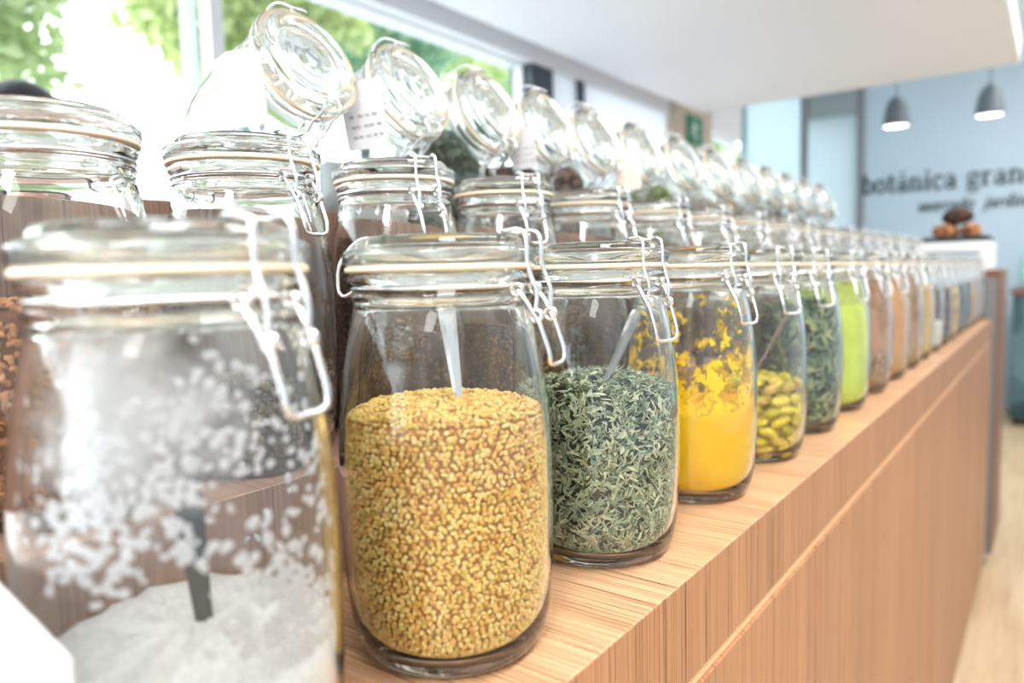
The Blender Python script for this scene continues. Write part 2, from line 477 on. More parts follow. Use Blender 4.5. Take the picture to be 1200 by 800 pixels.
# ------------------------------------------------------------------ front row jars
proto = make_jar(); proto.location = (ROW1[0], 0, ZC)
PHI1 = [8, 11, -18, -22, -35, -42, -34]; PHI2 = [-64, 5, -18, -25, -6, -14, -20]
G1 = 'clamp jars along the counter edge'
FL = ['blurred glass clamp jar of white crystals, frosted with clinging grains, nearest of all jars',
      'glass clamp jar of golden seeds with a metal spoon handle, on the counter edge',
      'glass clamp jar of grey-green dried leaves with a slanted steel spoon',
      'glass clamp jar of bright yellow-orange powder, yellow dust up its walls',
      'glass clamp jar part filled with yellow-green pods, a thin spoon inside',
      'glass clamp jar of coarse dark green leaves and stems in the front row',
      'glass clamp jar of pale lime green powder in the front row',
      'glass clamp jar of pinkish brown flakes beside the lime green powder jar',
      'glass clamp jar of plain tan powder in the front row',
      'glass clamp jar with speckled tan grain low in it, just past the tan powder jar',
      'glass clamp jar of ochre powder, tenth jar past the white crystals',
      'glass clamp jar with white powder low in it, just past the ochre powder jar',
      'glass clamp jar of dark flakes with rusty bits in the front row',
      'glass clamp jar of yellow lumps far down the front row',
      'glass clamp jar of blackish leaves, just past the yellow lumps jar',
      'glass clamp jar of dark green herb, just before the orange grain jar',
      'glass clamp jar of orange grain near the far end of the front row',
      'glass clamp jar of pinkish grey grain, last but one in the front row',
      'glass clamp jar of pinkish grey grain at the far end of the front row']
tag(proto, FL[0], 'jar', G1); proto.rotation_euler.z = math.radians(PHI1[0])
jars1 = [proto]
for i in range(1, len(ROW1)):
    j = copy_tree(proto); put(j, ROW1[i], 0, ZC); tag(j, FL[i]); jars1.append(j)
    j.rotation_euler.z = math.radians(PHI1[i] if i < len(PHI1) else random.uniform(-38, -24))

# --- jar 1: white crystals
def salt():
    root_v, root_f = fill_mesh(.070, .004, .006, 0, 64, 3)
    m = powder('white_crystals', srgb(236, 236, 238), srgb(252, 252, 253), 300)
    o = link('white_crystals', mesh('white_crystals', root_v, root_f, True), m, None, (ROW1[0], 0, ZC))
    tag(o, 'heap of white crystals in the bottom of the nearest blurred jar', 'crystals', None, 'stuff')
    # grains clinging to the inside of the glass
    rs = np.random.default_rng(5); pts = []
    clusters = [(-152, .135, 10, .014, 70), (-138, .128, 9, .013, 50), (-148, .158, 10, .012, 70), (-122, .160, 7, .012, 42), (-108, .172, 8, .012, 34), (-100, .158, 7, .016, 12), (-120, .135, 7, .010, 22),
                (-92, .110, 7, .011, 60), (-84, .096, 7, .011, 70), (-78, .082, 10, .010, 60), (-72, .135, 8, .022, 16), (-88, .160, 10, .016, 16), (-62, .10, 10, .02, 30), (-112, .115, 10, .008, 10), (-60, .150, 5, .018, 20), (-104, .088, 10, .006, 16),
                (120, .15, 40, .02, 24), (40, .13, 40, .03, 20)]
    for a, z, sa, sz, n in clusters:
        aa = np.radians(rs.normal(a, sa, n)); zz = np.clip(rs.normal(z, sz, n), .073, .197)
        rr = np.array([rin(q) for q in zz])-.0012
        pts.append(np.stack([rr*np.cos(aa), rr*np.sin(aa), zz], 1))
    P = np.concatenate(pts); Nn = P*np.array([1, 1, 0]); Nn /= np.linalg.norm(Nn, axis=1)[:, None]
    v, f = scatter(P, Nn, GT_V, GT_F, (.0021, .0017, .0008), .5, .1, 8)
    v = clip_inside(v)
    c = link('clinging_crystals', mesh('clinging_crystals', v, f, True), frosted_early('crystal_white', srgb(252, 252, 254)), o)
    c['kind'] = 'stuff'
    zs = np.linspace(.074, .2, 18)
    prof = [(rin(z)-.0009, z) for z in zs]
    fm, N, L = newmat('dust_and_reflection'); b = N['Principled BSDF']; b.inputs['Base Color'].default_value = srgb(250, 250, 252); b.inputs['Roughness'].default_value = .9
    t = N.new('ShaderNodeBsdfTransparent'); mix = N.new('ShaderNodeMixShader'); tc = N.new('ShaderNodeTexCoord')
    # white patch: clinging dust, with a window reflection painted into its colour
    dist = N.new('ShaderNodeVectorMath'); dist.operation = 'DISTANCE'; dist.inputs[1].default_value = (-.040, -.040, .172)
    L.new(tc.outputs['Object'], dist.inputs[0])
    n = N.new('ShaderNodeTexNoise'); n.inputs['Scale'].default_value = 60; n.inputs['Detail'].default_value = 5; L.new(tc.outputs['Object'], n.inputs['Vector'])
    tl = N.new('ShaderNodeBsdfTranslucent'); tl.inputs[0].default_value = srgb(252, 252, 253); ms = N.new('ShaderNodeMixShader'); ms.inputs[0].default_value = .6; L.new(b.outputs[0], ms.inputs[1]); L.new(tl.outputs[0], ms.inputs[2])
    mm = N.new('ShaderNodeMath'); mm.operation = 'MULTIPLY_ADD'; mm.inputs[1].default_value = .06; L.new(n.outputs['Fac'], mm.inputs[0]); L.new(dist.outputs['Value'], mm.inputs[2])
    r = ramp(N, L, mm.outputs[0], [(.042, (.97, .97, .97, 1)), (.074, (.03, .03, .03, 1))])
    L.new(r.outputs[0], mix.inputs[0]); L.new(t.outputs[0], mix.inputs[1]); L.new(ms.outputs[0], mix.inputs[2]); L.new(mix.outputs[0], N['Material Output'].inputs[0])
    vv, ff = revolve(prof, 64)
    link('dust_reflection_film', mesh('dust_reflection_film', vv, ff, True), fm, o)
salt()

# --- jar 2: golden seeds
def h(*a): return srgb(*a)
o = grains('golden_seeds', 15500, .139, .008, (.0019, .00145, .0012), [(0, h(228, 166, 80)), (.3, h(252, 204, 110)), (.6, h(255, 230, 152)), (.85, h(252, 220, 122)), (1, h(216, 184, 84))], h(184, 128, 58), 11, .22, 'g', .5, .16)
put(o, ROW1[1], 0, ZC); tag(o, 'golden tan seeds filling two thirds of the second front jar', 'seeds', None, 'stuff')
# --- jar 3: grey-green leaf
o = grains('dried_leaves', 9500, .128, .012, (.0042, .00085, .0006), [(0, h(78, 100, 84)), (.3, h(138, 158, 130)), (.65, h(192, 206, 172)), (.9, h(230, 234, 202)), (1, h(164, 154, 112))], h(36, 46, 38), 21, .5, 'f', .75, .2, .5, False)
put(o, ROW1[2], 0, ZC); tag(o, 'finely cut grey-green dried leaves in the third front jar', 'dried leaves', None, 'stuff')
# --- jar 4: turmeric
v, f = fill_mesh(.088, .0075, .002, 0, 72, 33)
o = link('yellow_powder', mesh('yellow_powder', v, f, True), powder('orange_yellow_powder', h(255, 194, 0), h(255, 204, 0), 30), None, (ROW1[3], 0, ZC))
tag(o, 'bright orange-yellow powder with a ragged top in the fourth front jar', 'powder', None, 'stuff')
def film(name, parent, mat, z0, z1):
    vv, ff = revolve([(rin(z)-.0007, z) for z in np.linspace(z0, z1, 14)], 64)
    return link(name, mesh(name, vv, ff, True), mat, parent)
film('powder_dust', o, residue('yellow_dust', h(255, 214, 0), 62, .52, .57, (.08, .19, .06, -.05)), .083, .195)
# --- jar 5: pods
v = []; f = []
def pod_mesh():
    n, mrings = 12, 11; v = []; f = []
    for i in range(mrings):
        t = i/(mrings-1); x = -1+2*t
        r = (1-abs(x)**2.3)**.75*(1-.12*x)
        if i in (0, mrings-1): r = .10
        for k in range(n):
            a = 2*PI*k/n; rr = r*(1+.09*math.cos(3*a))*(1+.06*math.sin(9*x+2*a))
            v.append((x*.0115, .0052*rr*math.cos(a)+.0011*math.cos(x*1.7), .0050*rr*math.sin(a)))
    for i in range(mrings-1):
        for k in range(n): f.append((i*n+k, i*n+(k+1) % n, (i+1)*n+(k+1) % n, (i+1)*n+k))
    f.append(tuple(reversed(range(n)))); f.append(tuple((mrings-1)*n+k for k in range(n)))
    return fix_normals(mesh('dried_pod', v, f, True))
pm, N, L = newmat('pod_skin'); b = N['Principled BSDF']; b.inputs['Roughness'].default_value = .55
oi = N.new('ShaderNodeObjectInfo'); r = ramp(N, L, oi.outputs['Random'], [(0, h(190, 178, 40)), (.35, h(234, 214, 50)), (.7, h(255, 236, 84)), (1, h(220, 186, 90))])
tc = N.new('ShaderNodeTexCoord'); nz = N.new('ShaderNodeTexNoise'); nz.inputs['Scale'].default_value = 260; L.new(tc.outputs['Object'], nz.inputs['Vector'])
mx = N.new('ShaderNodeMix'); mx.data_type = 'RGBA'; mx.blend_type = 'MULTIPLY'; mx.inputs[0].default_value = .5
r2 = ramp(N, L, nz.outputs['Fac'], [(.35, (.6, .52, .4, 1)), (.6, (1, 1, 1, 1))]); L.new(r.outputs[0], mx.inputs[6]); L.new(r2.outputs[0], mx.inputs[7]); L.new(mx.outputs[2], b.inputs['Base Color'])
pod_me = pod_mesh(); pod_proto = link('dried_pod', pod_me, pm)
tag(pod_proto, 'yellow-green dried pod in the heap inside the fifth front jar', 'pod', 'dried pods in the jar with the thin spoon')
first = True; cnt = 0
rs = random.Random(4)
layer = 0; z = .0135
while z < .088:
    for ring, (rad, num) in enumerate(((0, 13), (-.0115, 10), (-.023, 7), (-.0335, 4), (-.046, 2))):
        if ring >= 2 and .02 < z < .07: continue
        R = rin(max(z, .012))-.0068+rad
        if R < .004: continue
        for k in range(num):
            a = 2*PI*(k+.5*(layer % 2)+rs.uniform(-.12, .12))/num+ring*.4
            p = pod_proto if first else pod_proto.copy()
            if not first: COL.objects.link(p)
            first = False; cnt += 1
            p.location = (ROW1[4]+R*math.cos(a), R*math.sin(a), ZC+z+rs.uniform(-.0012, .0012)+(.004 if z > .075 else 0))
            p.rotation_euler = (rs.uniform(-3, 3), rs.uniform(-.5, .5) if z > .015 else rs.uniform(-.1, .1), a+PI/2+rs.uniform(-.18, .18))
            s = rs.uniform(.95, 1.15); p.scale = (s, s, s)
    z += .0112; layer += 1
# --- jar 6: coarse leaves
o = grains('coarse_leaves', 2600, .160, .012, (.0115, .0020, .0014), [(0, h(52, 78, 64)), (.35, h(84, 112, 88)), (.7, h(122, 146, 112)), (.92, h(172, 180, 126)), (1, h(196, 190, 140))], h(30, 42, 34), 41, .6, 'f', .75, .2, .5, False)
put(o, ROW1[5], 0, ZC); tag(o, 'coarse dark green leaves and pale stems in the sixth front jar', 'dried leaves', None, 'stuff')
# --- simple powders and grains down the row
def powder_fill(i, name, c1, c2, top, label, uneven=.002, dust=None):
    v, f = fill_mesh(top, uneven, .002, 0, 48, 50+i)
    o = link(name, mesh(name, v, f, True), powder(name+'_colour', c1, c2, 40), None, (ROW1[i], 0, ZC))
    tag(o, label, 'powder', None, 'stuff')
    if dust: film('powder_dust', o, residue(name+'_dust', dust, 30, .42, .62, (top, .2, .22, -.02)), top-.004, .196)
    return o
powder_fill(6, 'lime_powder', h(196, 216, 84), h(210, 226, 98), .158, 'pale lime green powder nearly filling the seventh front jar', .004, h(190, 204, 100))
def grain_fill(i, name, N, top, size, cols, core, label, cat='grain', tmpl='g'):
    k = len(cols)-1
    o = grains(name, N, top, .004, size, [(q/k, c) for q, c in enumerate(cols)], core, 70+i, .4, tmpl, .7, .16, .4, tmpl == 'g')
    put(o, ROW1[i], 0, ZC); tag(o, label, cat, None, 'stuff'); return o
o = grain_fill(7, 'brown_flakes', 2200, .075, (.005, .002, .001), [h(120, 88, 66), h(168, 126, 94), h(202, 164, 130), h(224, 190, 156)], h(90, 62, 46), 'pinkish brown flakes low in the jar beside the lime powder', 'flakes', 'f')
film('powder_dust', o, residue('brown_dust', h(186, 142, 112), 30, .35, .7, (.07, .2, .30, .05)), .07, .196)
powder_fill(8, 'tan_powder', h(196, 144, 92), h(208, 158, 106), .162, 'plain tan powder in the ninth front jar', .003, h(206, 160, 116))
o = grain_fill(9, 'speckled_grain', 2200, .066, (.003, .0022, .002), [h(120, 84, 60), h(206, 166, 112), h(230, 196, 140)], h(110, 76, 50), 'speckled tan grain low in the tenth front jar')
film('powder_dust', o, residue('pale_brown_dust', h(190, 150, 120), 30, .35, .75, (.06, .2, .24, .05)), .06, .196)
powder_fill(10, 'ochre_powder', h(200, 166, 104), h(212, 180, 118), .172, 'ochre powder in the eleventh front jar')
powder_fill(11, 'white_powder', h(222, 214, 206), h(234, 228, 222), .075, 'off-white powder low in the twelfth front jar')
grain_fill(12, 'dark_flakes', 1600, .15, (.006, .003, .001), [h(60, 46, 36), h(86, 62, 40), h(166, 110, 52)], h(50, 38, 30), 'dark flakes with rusty bits in the thirteenth front jar', 'flakes', 'f')
grain_fill(13, 'yellow_lumps', 700, .145, (.007, .006, .005), [h(196, 148, 56), h(232, 196, 90), h(216, 190, 110)], h(150, 110, 50), 'yellow lumps in the fourteenth front jar', 'lumps')
grain_fill(14, 'black_leaves', 1400, .15, (.006, .002, .001), [h(38, 42, 38), h(66, 66, 54)], h(30, 30, 28), 'blackish leaves just past the jar of yellow lumps', 'dried leaves', 'f')
grain_fill(15, 'dark_green_herb', 1400, .155, (.006, .002, .001), [h(40, 56, 48), h(70, 84, 66)], h(32, 40, 34), 'dark green herb just before the orange grain', 'dried leaves', 'f')
grain_fill(16, 'orange_grain', 1400, .155, (.004, .003, .003), [h(206, 136, 70), h(232, 172, 100)], h(180, 116, 60), 'orange grain near the far end of the front row')
grain_fill(17, 'pinkish_grain', 1200, .15, (.004, .003, .003), [h(176, 150, 140), h(206, 184, 172)], h(150, 128, 120), 'pinkish grey grain in the last but one front jar')
grain_fill(18, 'pinkish_grain', 1200, .13, (.004, .003, .003), [h(166, 146, 138), h(200, 180, 170)], h(140, 122, 116), 'pinkish grey grain in the farthest front jar')

# --- spoons
def spoon(tip, top, width, label, name='metal_spoon', wt=None, up=(0, -1, 0), thick=.0012, bowl=True, mat=None):
    """flat handle from the bowl (buried in the filling) to its top end"""
    a = Vector(tip); b = Vector(top); d = (b-a).normalized()
    side = d.cross(Vector(up)).normalized(); nn = side.cross(d).normalized()
    root = empty(name, a); tag(root, label, 'spoon', 'spoons standing in the front jars')
    v = []; f = []
    Lg = (b-a).length; n = 14; wt = wt or width
    for i in range(n+1):
        t = i/n; w = (width*.45+(wt-width*.45)*t**1.1)*.5
        if i == n: w *= .82
        c = d*(Lg*t)
        crown = .0010*math.sin(PI*min(1, t))
        for s1, s2 in ((-1, 0), (-.45, 1), (.45, 1), (1, 0), (.45, -1), (-.45, -1)):
            v.append(c+side*(w*s1)+nn*(thick*s2*.6+crown*(1-abs(s1))))
    for i in range(n):
        for k in range(6): f.append((i*6+k, i*6+(k+1) % 6, (i+1)*6+(k+1) % 6, (i+1)*6+k))
    f.append(tuple(reversed(range(6)))); f.append(tuple(n*6+k for k in range(6)))
    link('spoon_handle', fix_normals(mesh('spoon_handle', v, f, False)), mat or M['steel'], root)
    if bowl:
        v = []; f = []; R_, C_ = 6, 14
        for i in range(R_+1):
            rr = i/R_
            for k in range(C_):
                ang = 2*PI*k/C_
                v.append(-d*.013+d*(.014*rr*math.cos(ang))+side*(.010*rr*math.sin(ang))-nn*(.005*(1-rr*rr)))
        for i in range(R_):
            for k in range(C_): f.append((i*C_+k, i*C_+(k+1) % C_, (i+1)*C_+(k+1) % C_, (i+1)*C_+k))
        bo = link('spoon_bowl', mesh('spoon_bowl', v, f, True), mat or M['steel'], root)
        so = bo.modifiers.new('s', 'SOLIDIFY'); so.thickness = .0008
    return root
x1, x2, x4 = ROW1[1], ROW1[2], ROW1[4]
spoon((x1-.003, -.015, ZC+.130), (x1-.003, -.005, ZC+.207), .008, 'steel spoon handle standing upright in the golden seeds', wt=.0115, up=(-.6, -.8, 0))
spoon((x2-.041, -.015, ZC+.110), (x2+.012, -.028, ZC+.187), .006, 'steel spoon leaning in the grey-green leaves', wt=.0095, up=(-.6, -.6, .3), mat=principled('reflection_darkened_steel', (.30, .31, .32, 1), .22, 1))  # metal colour darkened to stand for the dark surroundings it reflects
spoon((x4-.028, -.008, ZC+.088), (x4+.020, -.034, ZC+.160), .005, 'thin brownish spoon leaning above the yellow-green pods', wt=.006, up=(-.5, -.8, .3), mat=principled('brown_spoon', h(128, 100, 84), .4))
spoon((ROW1[0]+.004, -.006, ZC+.052), (ROW1[0]+.000, .004, ZC+.176), .012, 'dark spoon handle standing in the blurred white crystals', wt=.016, up=(-.6, -.8, 0), mat=principled('dark_spoon', h(58, 66, 72), .35, .3))

# ------------------------------------------------------------------ counter
XE0, XE1 = -.62, 3.40
wt = empty('worktop', (0, 0, ZC)); tag(wt, 'long wood-grained worktop carrying the front row of jars', 'worktop')
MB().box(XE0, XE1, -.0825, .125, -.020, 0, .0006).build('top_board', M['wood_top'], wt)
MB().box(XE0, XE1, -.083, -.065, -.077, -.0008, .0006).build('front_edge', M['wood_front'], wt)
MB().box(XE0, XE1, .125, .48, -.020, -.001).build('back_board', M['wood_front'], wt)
lp = MB().box(XE0, XE1-.002, -.080, -.068, -.0875, -.0775).build('finger_groove', M['lip'], wt)
XS = [-.62, .10, .824, 1.547, 2.27, 2.99, 3.40]
CL = ['wood-grained cabinet under the nearest white crystal jar', 'wood-grained cabinet whose door ends at the dark joint under the seed jar',
      'wood-grained cabinet beyond the clear dark door joint', 'wood-grained cabinet beyond the second faint door joint', 'wood-grained cabinet, next to last but one along the counter',
      'narrow wood-grained cabinet at the far end of the counter']
for i in range(len(XS)-1):
    a, b2 = XS[i], XS[i+1]
    c = empty('cabinet', ((a+b2)/2, .2, 0)); w = (b2-a)/2
    tag(c, CL[i], 'cabinet', 'cabinets under the worktop')
    m_ = MB(); m_.box(-w+.0004, w-.0004, -.255, .28, .03, .9120); m_.build('carcass', M['gap'], c)
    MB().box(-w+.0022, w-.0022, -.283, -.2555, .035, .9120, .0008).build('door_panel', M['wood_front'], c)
    MB().box(-w+.0004, w-.0004, -.235, .26, 0, .0298).build('plinth', M['gap'], c)

# risers for the rows behind
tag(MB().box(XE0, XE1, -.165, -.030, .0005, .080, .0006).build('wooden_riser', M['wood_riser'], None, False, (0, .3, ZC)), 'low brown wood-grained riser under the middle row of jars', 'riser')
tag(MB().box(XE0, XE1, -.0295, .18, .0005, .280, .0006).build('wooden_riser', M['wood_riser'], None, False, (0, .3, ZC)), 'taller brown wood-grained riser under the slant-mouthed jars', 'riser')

# ------------------------------------------------------------------ middle row
G2 = 'clamp jars in the middle row on the lower step'
lv = ['topmost left, cropped by the picture edge']
jars2 = []
for i, x in enumerate(ROW2):
    j = copy_tree(proto); put(j, x, .200, ZC+.080)
    lab = ('clamp jar of brown grain nearest the camera in the middle row, at the left edge' if i == 0 else
           'clamp jar standing %s in the middle row counted from the camera' % ORD[i] if i < len(ROW2)-1 else 'clamp jar at the far end of the middle row')
    tag(j, lab, 'jar', G2); j.rotation_euler.z = math.radians(PHI2[i] if i < len(PHI2) else random.uniform(-30, -8))
mid_specs = [('orange_brown_grain', [h(150, 96, 56), h(206, 150, 96)], h(110, 70, 40), .125), ('dark_brown_seeds', [h(66, 56, 48), h(112, 96, 80), h(150, 132, 112)], h(50, 42, 36), .072),
             ('umber_seeds', [h(110, 84, 60), h(150, 118, 86)], h(80, 60, 44), .11), ('chocolate_flakes', [h(92, 64, 54), h(128, 92, 76)], h(70, 48, 40), .17)]
mids = []
for k, (nm, cols, core, top) in enumerate(mid_specs):
    kk = len(cols)-1
    o = grains(nm, 2600 if k < 2 else 1600, top, .004, (.0026, .0016, .0014), [(q/kk, c) for q, c in enumerate(cols)], core, 90+k, .4, 'g', .7, .16, .4)
    mids.append(o)
NM = ['orange-brown grain', 'dark grey-brown seeds', 'umber seeds', 'chocolate brown flakes']
seq = [0, 1, 3, 2, 3, 3, 2, 3, 0, 3, 2, 3, 3, 2, 0, 3, 3, 2, 3]
used = set()
for i, x in enumerate(ROW2):
    k = seq[i]
    if k in used: o = mids[k].copy(); COL.objects.link(o)
    else: o = mids[k]; used.add(k)
    put(o, x, .200, ZC+.080)
    tag(o, '%s inside the %s jar of the middle row' % (NM[k], ORD[i]), 'grain', 'fillings of the middle row jars', 'stuff')

# ------------------------------------------------------------------ back row: jars with a slanted mouth
TH = math.radians(23); AL = PI/2-TH        # lid tips over by AL towards -Y
LIDC = Vector((0, -.098, .140))            # lid centre from the body's foot
ax = Vector((0, -math.cos(TH), math.sin(TH)))
# neck frame placed so that local z=.2425 lies on LIDC
MM = Matrix.Translation(LIDC-ax*.232) @ Matrix.Rotation(AL, 4, 'X')
def bent_body():
    n = 56
    def loft(spine, rs):
        rings = []
        for (p, t), r in zip(spine, rs):
            t = t.normalized(); u = Vector((1, 0, 0)); w = t.cross(u).normalized()
            rings.append([p+u*(r*math.cos(2*PI*k/n))+w*(r*math.sin(2*PI*k/n)) for k in range(n)])
        return rings
    def spine_for(R, off, mouth_only=False):
        S = []
        base = [(0.0+off, .80), (.003+off*.6, .88), (.010, .95), (.022, .985), (.040, 1.0), (.062, 1.0)]
        for z, k in base: S.append((Vector((0, 0, z)), Vector((0, 0, 1)), R*k))
        # bend toward the mouth
        pc = Vector((0, -.002, .080)); 
        for t, k in ((.12, .99), (.26, .975), (.40, .95), (.55, .91), (.70, .87), (.84, .82), (.94, .775)):
            ang = t*AL
            d = Vector((0, -math.sin(ang), math.cos(ang)))
            p0 = Vector((0, 0, .062)); p3 = LIDC-ax*.034; p1 = p0+Vector((0, 0, .040)); p2 = p3-ax*.040
            q = p0*(1-t)**3+p1*3*t*(1-t)**2+p2*3*t*t*(1-t)+p3*t**3
            S.append((q, d, R*k))
        S.append((LIDC-ax*.034, ax, .0500+off*0-(0 if off == 0 else .0055)))
        return S
    Sx = spine_for(.0660, 0)
    outer = [(p, t, r) for p, t, r in Sx]
    for r, z in NECK: outer.append((LIDC+ax*(z-.232), ax, r))
    # inner wall
    inner = []
    for r, z in ((.0446, .2188), (.0438, .2160), (.0440, .206)): inner.append((LIDC+ax*(z-.232), ax, r))
    Si = spine_for(.0630, .004)
    inner += [(p, t, r) for p, t, r in reversed(Si)]
    seq = outer+inner
    v = []; f = []
    rings = loft([(p, t) for p, t, r in seq], [r for p, t, r in seq])
    v.append(Vector((0, 0, 0))); idx = []
    for rg in rings: idx.append(len(v)); v += rg
    v.append(Vector((0, 0, .0045))); last = len(v)-1
    for a, b3 in zip(idx, idx[1:]):
        for k in range(n): f.append((a+k, a+(k+1) % n, b3+(k+1) % n, b3+k))
    for k in range(n): f.append((0, idx[0]+(k+1) % n, idx[0]+k)); f.append((last, idx[-1]+k, idx[-1]+(k+1) % n))
    return fix_normals(mesh('slanted_body', v, f, True))
slant_me = bent_body()
MI = MM.inverted()
# the lever hangs straight down when open: world-vertical in the tilted frame
def hang():
    pw = MM @ Vector((-.0098, -.0655, .1945)); half = [(-.0120, -.0535, .2080), (-.0126, -.0580, .2035), (-.0112, -.0640, .1965)]
    for d in (.022, .046, .056):
        q = MI @ (pw+Vector((0, -.003, -d))); half.append((-.0095 if d < .05 else -.008, q.y, q.z))
    mb = MB(); mb.tube(half+[(-x, y, z) for x, y, z in reversed(half)], WR*.8, n=6, smooth=1)
    return mesh('clasp_lever', mb.v, mb.f, True)
hang_me = hang()
sj = empty('slanted_glass_jar')
link('slanted_body', slant_me, M['glass'], sj)
for nm, me, mt in (('jar_lid', lid_me, 'lidglass'), ('rubber_seal', seal_me, 'rubber'), ('neck_wire', neck_me, 'wire'), ('clasp_bail', bail_me, 'wire'), ('clasp_lever', hang_me, 'wire'), ('hinge_wire', hinge_me, 'wire')):
    q = link(nm, me, M[mt], sj); q.matrix_local = MM
RY, RZ = .378, ZC+.280
G3 = 'slant-mouthed clamp jars in the back row'
B3 = ['empty-looking slant-mouthed clamp jar with a blank white tag, largest lid in view', 'slant-mouthed clamp jar of white powder with a scribbled tag', 'slant-mouthed clamp jar full of dark green leaves', 'slant-mouthed clamp jar just past the one of dark green leaves',
      'slant-mouthed clamp jar with dark brown filling, fifth in the back row', 'slant-mouthed clamp jar with a pinkish paper tag', 'slant-mouthed clamp jar with olive green filling']
for i, x in enumerate(ROW3):
    j = sj if i == 0 else copy_tree(sj)
    put(j, x, RY, RZ)
    tag(j, B3[i] if i < len(B3) else 'slant-mouthed clamp jar standing %s in the back row from the camera' % ORD[i], 'jar', G3)
def slant_fill(name, top, mat, n=40, seed=0):
    rs = np.random.default_rng(seed); v = [(0, 0, .0062)]; f = []; rings = []
    zs = [(.0062, .80), (.010, .90), (.022, .97), (.040, .99), (.060, .99), (min(top, .075), .985)]
    if top > .08: zs.append((top, .93-.13*min(1, (top-.08)/.038)))
    for z, k in zs:
        rings.append(len(v))
        for q in range(n): a = 2*PI*q/n; v.append((.0598*k*math.cos(a), .0598*k*math.sin(a)-(.006 if z > .075 else 0)-(.008 if z > .1 else 0), z+(rs.normal()*.002 if z >= min(top, .075) else 0)))
    rings.append(len(v)); zt = zs[-1][0]
    for q in range(n): a = 2*PI*q/n; v.append((.030*math.cos(a), .030*math.sin(a)-.006, zt+.004+rs.normal()*.0015))
    v.append((0, -.006, zt+.006)); last = len(v)-1
    for a, b3 in zip(rings, rings[1:]):
        for k in range(n): f.append((a+k, a+(k+1) % n, b3+(k+1) % n, b3+k))
    for k in range(n): f.append((0, rings[0]+(k+1) % n, rings[0]+k)); f.append((last, rings[-1]+k, rings[-1]+(k+1) % n))
    return link(name, fix_normals(mesh(name, v, f, True)), mat)
def mottled(name, c1, c2, c3, sc_=160):
    m, N, L = newmat(name); b = N['Principled BSDF']; b.inputs['Roughness'].default_value = .8
    tc = N.new('ShaderNodeTexCoord'); n = N.new('ShaderNodeTexVoronoi'); n.inputs['Scale'].default_value = sc_
    L.new(tc.outputs['Object'], n.inputs['Vector']); r = ramp(N, L, n.outputs['Color'], [(.2, c1), (.5, c2), (.85, c3)])
    L.new(r.outputs[0], b.inputs['Base Color']); return m
fills = [None, ('white_powder', .062, powder('pale_powder', h(214, 222, 226), h(230, 234, 236)), 'pale powder low in the second slant-mouthed jar'),
         ('dark_green_leaves', .118, mottled('dark_green_leaf', h(28, 44, 40), h(52, 76, 66), h(104, 128, 110)), 'dark green leaves filling the third slant-mouthed jar'),
         ('brown_granules', .085, mottled('brown_granule', h(60, 50, 52), h(84, 70, 70), h(130, 112, 106)), 'dark brown granules in the fourth slant-mouthed jar'),
         ('brown_granules', .098, mottled('brown_bits', h(52, 44, 46), h(86, 70, 66), h(150, 126, 112)), 'dark brown granules in the fifth slant-mouthed jar'),
         ('pale_flakes', .080, mottled('pale_flake', h(160, 170, 172), h(196, 204, 206), h(220, 224, 222)), 'pale flakes in the sixth slant-mouthed jar'),
         ('olive_leaves', .098, mottled('olive_leaf', h(96, 116, 66), h(124, 142, 88), h(160, 172, 124)), 'olive green leaves in the seventh slant-mouthed jar'),
         ('pale_flakes', .090, mottled('grey_flake', h(160, 160, 154), h(190, 190, 182), h(214, 212, 204)), 'greyish flakes in the eighth slant-mouthed jar'),
         ('tan_flakes', .095, mottled('tan_flake', h(150, 118, 80), h(180, 150, 110), h(206, 184, 150)), 'tan flakes in the ninth slant-mouthed jar'),
         ('pale_flakes', .100, mottled('cool_flake', h(120, 130, 136), h(170, 176, 182), h(200, 206, 210)), 'cool grey flakes in the tenth slant-mouthed jar'),
         ('black_leaves', .105, mottled('black_leaf', h(28, 30, 30), h(60, 64, 60), h(100, 100, 90)), 'blackish leaves in the eleventh slant-mouthed jar'),
         ('dark_leaves', .08, mottled('dark_leaf', h(50, 56, 50), h(84, 86, 76), h(130, 124, 106)), 'dark leaves in the twelfth slant-mouthed jar'),
         ('dark_leaves', .08, mottled('umber_leaf', h(60, 54, 44), h(94, 84, 68), h(140, 124, 100)), 'umber leaves in the thirteenth slant-mouthed jar')]
for i, sp_ in enumerate(fills):
    if sp_ is None: continue
    o = slant_fill(sp_[0], sp_[1], sp_[2], seed=i); put(o, ROW3[i], RY, RZ)
    tag(o, sp_[3], 'filling', 'fillings of the slant-mouthed jars', 'stuff')
